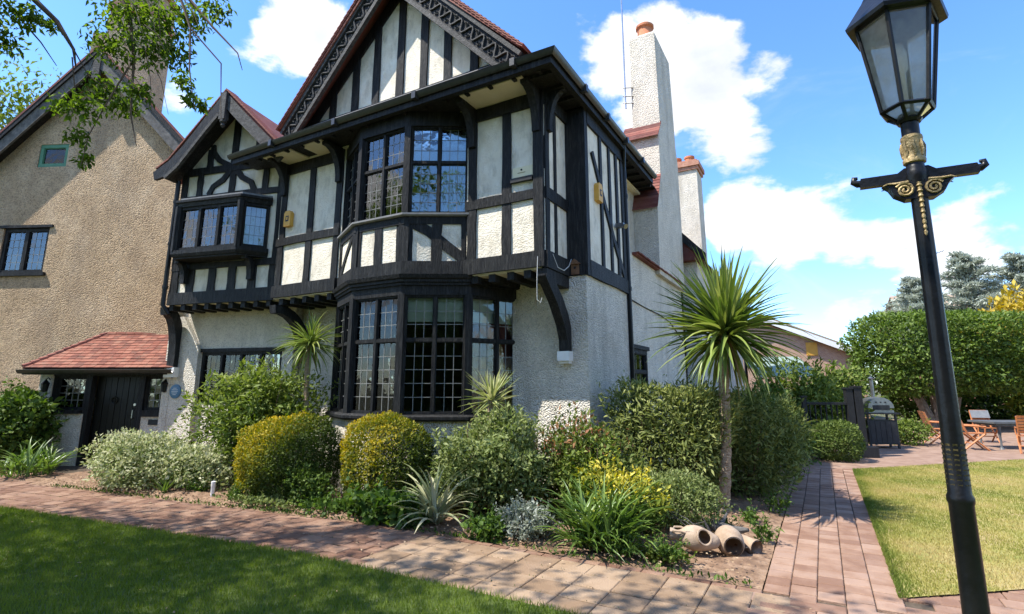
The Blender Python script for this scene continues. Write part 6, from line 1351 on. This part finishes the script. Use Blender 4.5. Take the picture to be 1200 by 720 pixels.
def oven():
    c = Vector((1.3, 19.2, 0)); a = radians(20); R = root('pizza_oven', c, 'steel domed outdoor pizza oven with flue on a dark wheeled cart', 'oven'); A = Fr((c.x, c.y), 20)
    mb = MB(); mb.fbox(A, -.36, .36, .12, .78, -.26, .26); cart = mb.build('cart', 'cart_grey', R)
    for k in range(5): mb = MB(); mb.fbox(A, -.34 + k * .137, -.34 + k * .137 + .127, .16, .74, .26, .275); mb.build('panel', 'cart_grey', cart)
    for s in (-.36, .36):
        for o in (-.24, .24): mb = MB(); mb.fbox(A, s - .025, s + .025, 0, .95, o - .025, o + .025); mb.build('leg', 'cart_grey', R)
    mb = MB(); mb.fbox(A, -.45, .45, .95, .99, -.32, .32); mb.build('shelf', 'cart_grey', R)
    mb = MB(); mb.fbox(A, -.33, .33, .99, 1.06, -.28, .28); n = 10; vs = [A.pt(.34 * cos(pi * k / n), 1.12 + .30 * sin(pi * k / n), .30) for k in range(n + 1)]; mb.prism(vs, A.pt(0, 0, -.6) - A.pt(0, 0, 0)); dome = mb.build('dome', 'oven_steel', R, False)
    mb = MB(); mb.fbox(A, -.22, .22, 1.07, 1.20, .28, .305); mb.build('oven_mouth', 'cart_grey', dome)
    for s in (-.12, .0, .12): mb = MB(); mb.lathe(A.pt(s, 1.28, .30), [(.02, 0), (.02, .02), (0, .02)], 10, axis=(A.n[0], A.n[1], 0)); mb.build('gauge', 'cart_grey', dome)
    mb = MB(); p = A.pt(0, 1.38, -.1); mb.tube([p, p + Vector((0, 0, .55))], .05, 10); mb.lathe(p + Vector((0, 0, .55)), [(.06, 0), (.08, .03), (.02, .08)], 10); mb.build('flue', 'oven_steel', R, True)
oven()
def folding_chair(label, loc, rz, grey=True):
    R = root('folding_chair', (*loc, 0), label, 'chair', 'wooden folding chairs round the garden table'); ca, sa = cos(rz), sin(rz)
    T = lambda x, y, z: Vector((loc[0] + ca * x - sa * y, loc[1] + sa * x + ca * y, z))   # chair faces local -Y
    def bar(a, b, w=.025): mb = MB(); mb.tube([T(*a), T(*b)], w, 4); return mb
    for s in (-.24, .24):
        bar((s, .34, 0), (s, -.20, .46)).build('leg', 'teak', R); bar((s * .92, -.24, 0), (s * .92, .22, .46)).build('leg', 'teak', R); bar((s * .92, .20, .44), (s * .92, .36, .95)).build('back_post', 'teak', R); bar((s * 1.08, -.22, .64), (s * 1.08, .26, .66), .022).build('armrest', 'teak', R); bar((s * 1.08, -.18, .45), (s * 1.08, -.2, .64), .018).build('arm_post', 'teak', R)
    for k in range(7):
        y = -.22 + k * .068; mb = MB(); p = [T(-.22, y, .46), T(.22, y, .46), T(.22, y + .055, .455), T(-.22, y + .055, .455)]; mb.prism(p, (0, 0, -.018)); mb.build('slat', 'teak', R)
    for k in range(6):
        t = .12 + k * .165; y0, z0 = .22 + .15 * t, .46 + .48 * t; mb = MB(); mb.prism([T(-.22, y0, z0), T(.22, y0, z0), T(.22, y0 + .022, z0 + .062), T(-.22, y0 + .022, z0 + .062)], T(0, .018, 0) - T(0, 0, 0)); mb.build('slat', 'teak', R)
    if grey: mb = MB(); mb.prism([T(-.24, .20, .74), T(.24, .20, .74), T(.24, .30, .97), T(-.24, .30, .97)], T(0, .02, .0) - T(0, 0, 0)); mb.build('back_cushion', 'sling_grey', R)
    for z, y in ((.18, .13), (.30, -.02)): bar((-.24, y, z), (.24, y, z), .015).build('stretcher', 'teak', R)
folding_chair('wooden folding chair left of the lamp post, back to the clipped tree', (2.95, 21.3), radians(100), False)
folding_chair('wooden folding chair just right of the lamp post, seen from the side', (3.55, 19.9), radians(95), False)
folding_chair('wooden folding chair with grey cushion nearest the lawn at the right edge', (4.65, 19.6), radians(170))
folding_chair('wooden folding chair with grey cushion on the far side of the table', (4.35, 22.6), radians(10))
folding_chair('wooden folding chair partly cut by the right edge beyond the table', (5.9, 22.9), radians(-5))
R = root('garden_table', (4.95, 21.1, 0), 'long grey garden table with turned metal legs', 'table'); A = Fr((4.95, 21.1), 25)
mb = MB(); mb.fbox(A, -1.2, 1.2, .70, .75, -.5, .5); mb.fbox(A, -1.1, 1.1, .64, .70, -.42, .42); mb.build('table_top', 'table_grey', R)
for s in (-1.0, 1.0):
    for o in (-.36, .36): mb = MB(); p = A.pt(s, 0, o); mb.lathe(p, [(.07, 0), (.05, .03), (.025, .08), (.03, .35), (.045, .45), (.03, .5), (.05, .6), (.05, .65)], 10); mb.build('leg', 'table_grey', R, True)

def bungalow():
    R = root('brick_bungalow', (-3, 36, 0), 'red brick bungalow with white verge behind the palm', 'house'); A = Fr((-2.69, 33.0), 16); P = A.pt
    mb = MB(); mb.fprism(A, [(-5, -.1), (4.9, -.1), (4.9, 3.2), (.0, 5.25), (-5, 3.2)], -8, 0); mb.build('wall', 'brick_far', R)
    V = A.off(.3)
    for sg in (-1, 1):
        mb = MB(); mb.fprism(V, [(0, 5.55), (sg * 5.3, 3.28), (sg * 5.3, 2.98), (0, 5.25)][::sg], -.05, .06); mb.build('barge_board', 'barge_white', R)
        mb = MB(); mb.fprism(V, [(0, 5.56), (sg * 5.35, 3.285), (sg * 5.35, 3.36), (0, 5.64)][::sg], -9, .05); mb.build('roof', 'render_brown', R)
    mb = MB(); mb.fbox(A, 2.2, 2.75, 3.35, 4.05, 0, .05); mb.build('vent_panel', 'yellow_plastic', R)
def brickfar():
    m, nt, N, L, out = newmat('brick_far'); b = N.new('ShaderNodeBsdfPrincipled'); b.inputs['Roughness'].default_value = .9; L.new(b.outputs[0], out.inputs[0]); t = N.new('ShaderNodeTexBrick'); t.inputs['Color1'].default_value = (.40, .22, .15, 1); t.inputs['Color2'].default_value = (.48, .30, .21, 1); t.inputs['Mortar'].default_value = (.5, .42, .34, 1); t.inputs['Scale'].default_value = 4; g = N.new('ShaderNodeNewGeometry'); mp = N.new('ShaderNodeMapping'); mp.inputs['Rotation'].default_value = (radians(90), 0, radians(-16)); L.new(g.outputs['Position'], mp.inputs[0]); L.new(mp.outputs[0], t.inputs['Vector']); L.new(t.outputs['Color'], b.inputs['Base Color'])
brickfar(); bungalow()
R = root('garden_shelter', (-1.3, 27, 0), 'pale green sloping shelter roof glimpsed behind the palm leaves', 'shelter'); A = Fr((-1.3, 27), 29); P = A.pt
mb = MB(); mb.prism([P(-1.6, 3.0, -.8), P(.95, 3.0, -.8), P(1.1, 2.1, .8), P(-1.6, 2.1, .8)], (0, 0, .05)); mb.build('roof', 'canopy_green', R)
for s in (-1.5, 1.0):
    for o, h in ((-.7, 2.95), (.7, 2.15)): mb = MB(); mb.fbox(A, s - .05, s + .05, -.05, h, o - .05, o + .05); mb.build('post', 'fence_black', R)
R = root('distant_house', (12.5, 62, 0), 'brown roofed house half hidden behind the cedars with a roof aerial', 'house'); A = Fr((12.5, 62), 20)
mb = MB(); mb.fbox(A, -4.5, 4.5, -.1, 6.5, -7, 0); mb.build('wall', 'brick', R); mb = MB(); mb.prism([A.pt(-5, 6.4, .4), A.pt(5, 6.4, .4), A.pt(5, 10.2, -3.5), A.pt(-5, 10.2, -3.5)], (0, 0, .15)); mb.prism([A.pt(-5, 10.2, -3.5), A.pt(5, 10.2, -3.5), A.pt(5, 6.4, -7.4), A.pt(-5, 6.4, -7.4)], (0, 0, .15)); mb.build('roof', 'render_brown', R)
mb = MB(); q = A.pt(-.6, 10.2, -3.5); mb.tube([q, q + Vector((0, 0, 4.6))], .035, 5); t = q + Vector((0, 0, 4.3)); mb.tube([t + Vector((-.2, -.1, -.15)), t + Vector((1.0, .5, .25))], .03, 5)
for k in range(5): u = t + Vector((-.1 + k * .24, -.05 + k * .12, -.12 + k * .085)); mb.tube([u + Vector((0, -.3, .05)), u + Vector((0, .3, -.05))], .02, 4)
mb.build('aerial', 'steel', R)
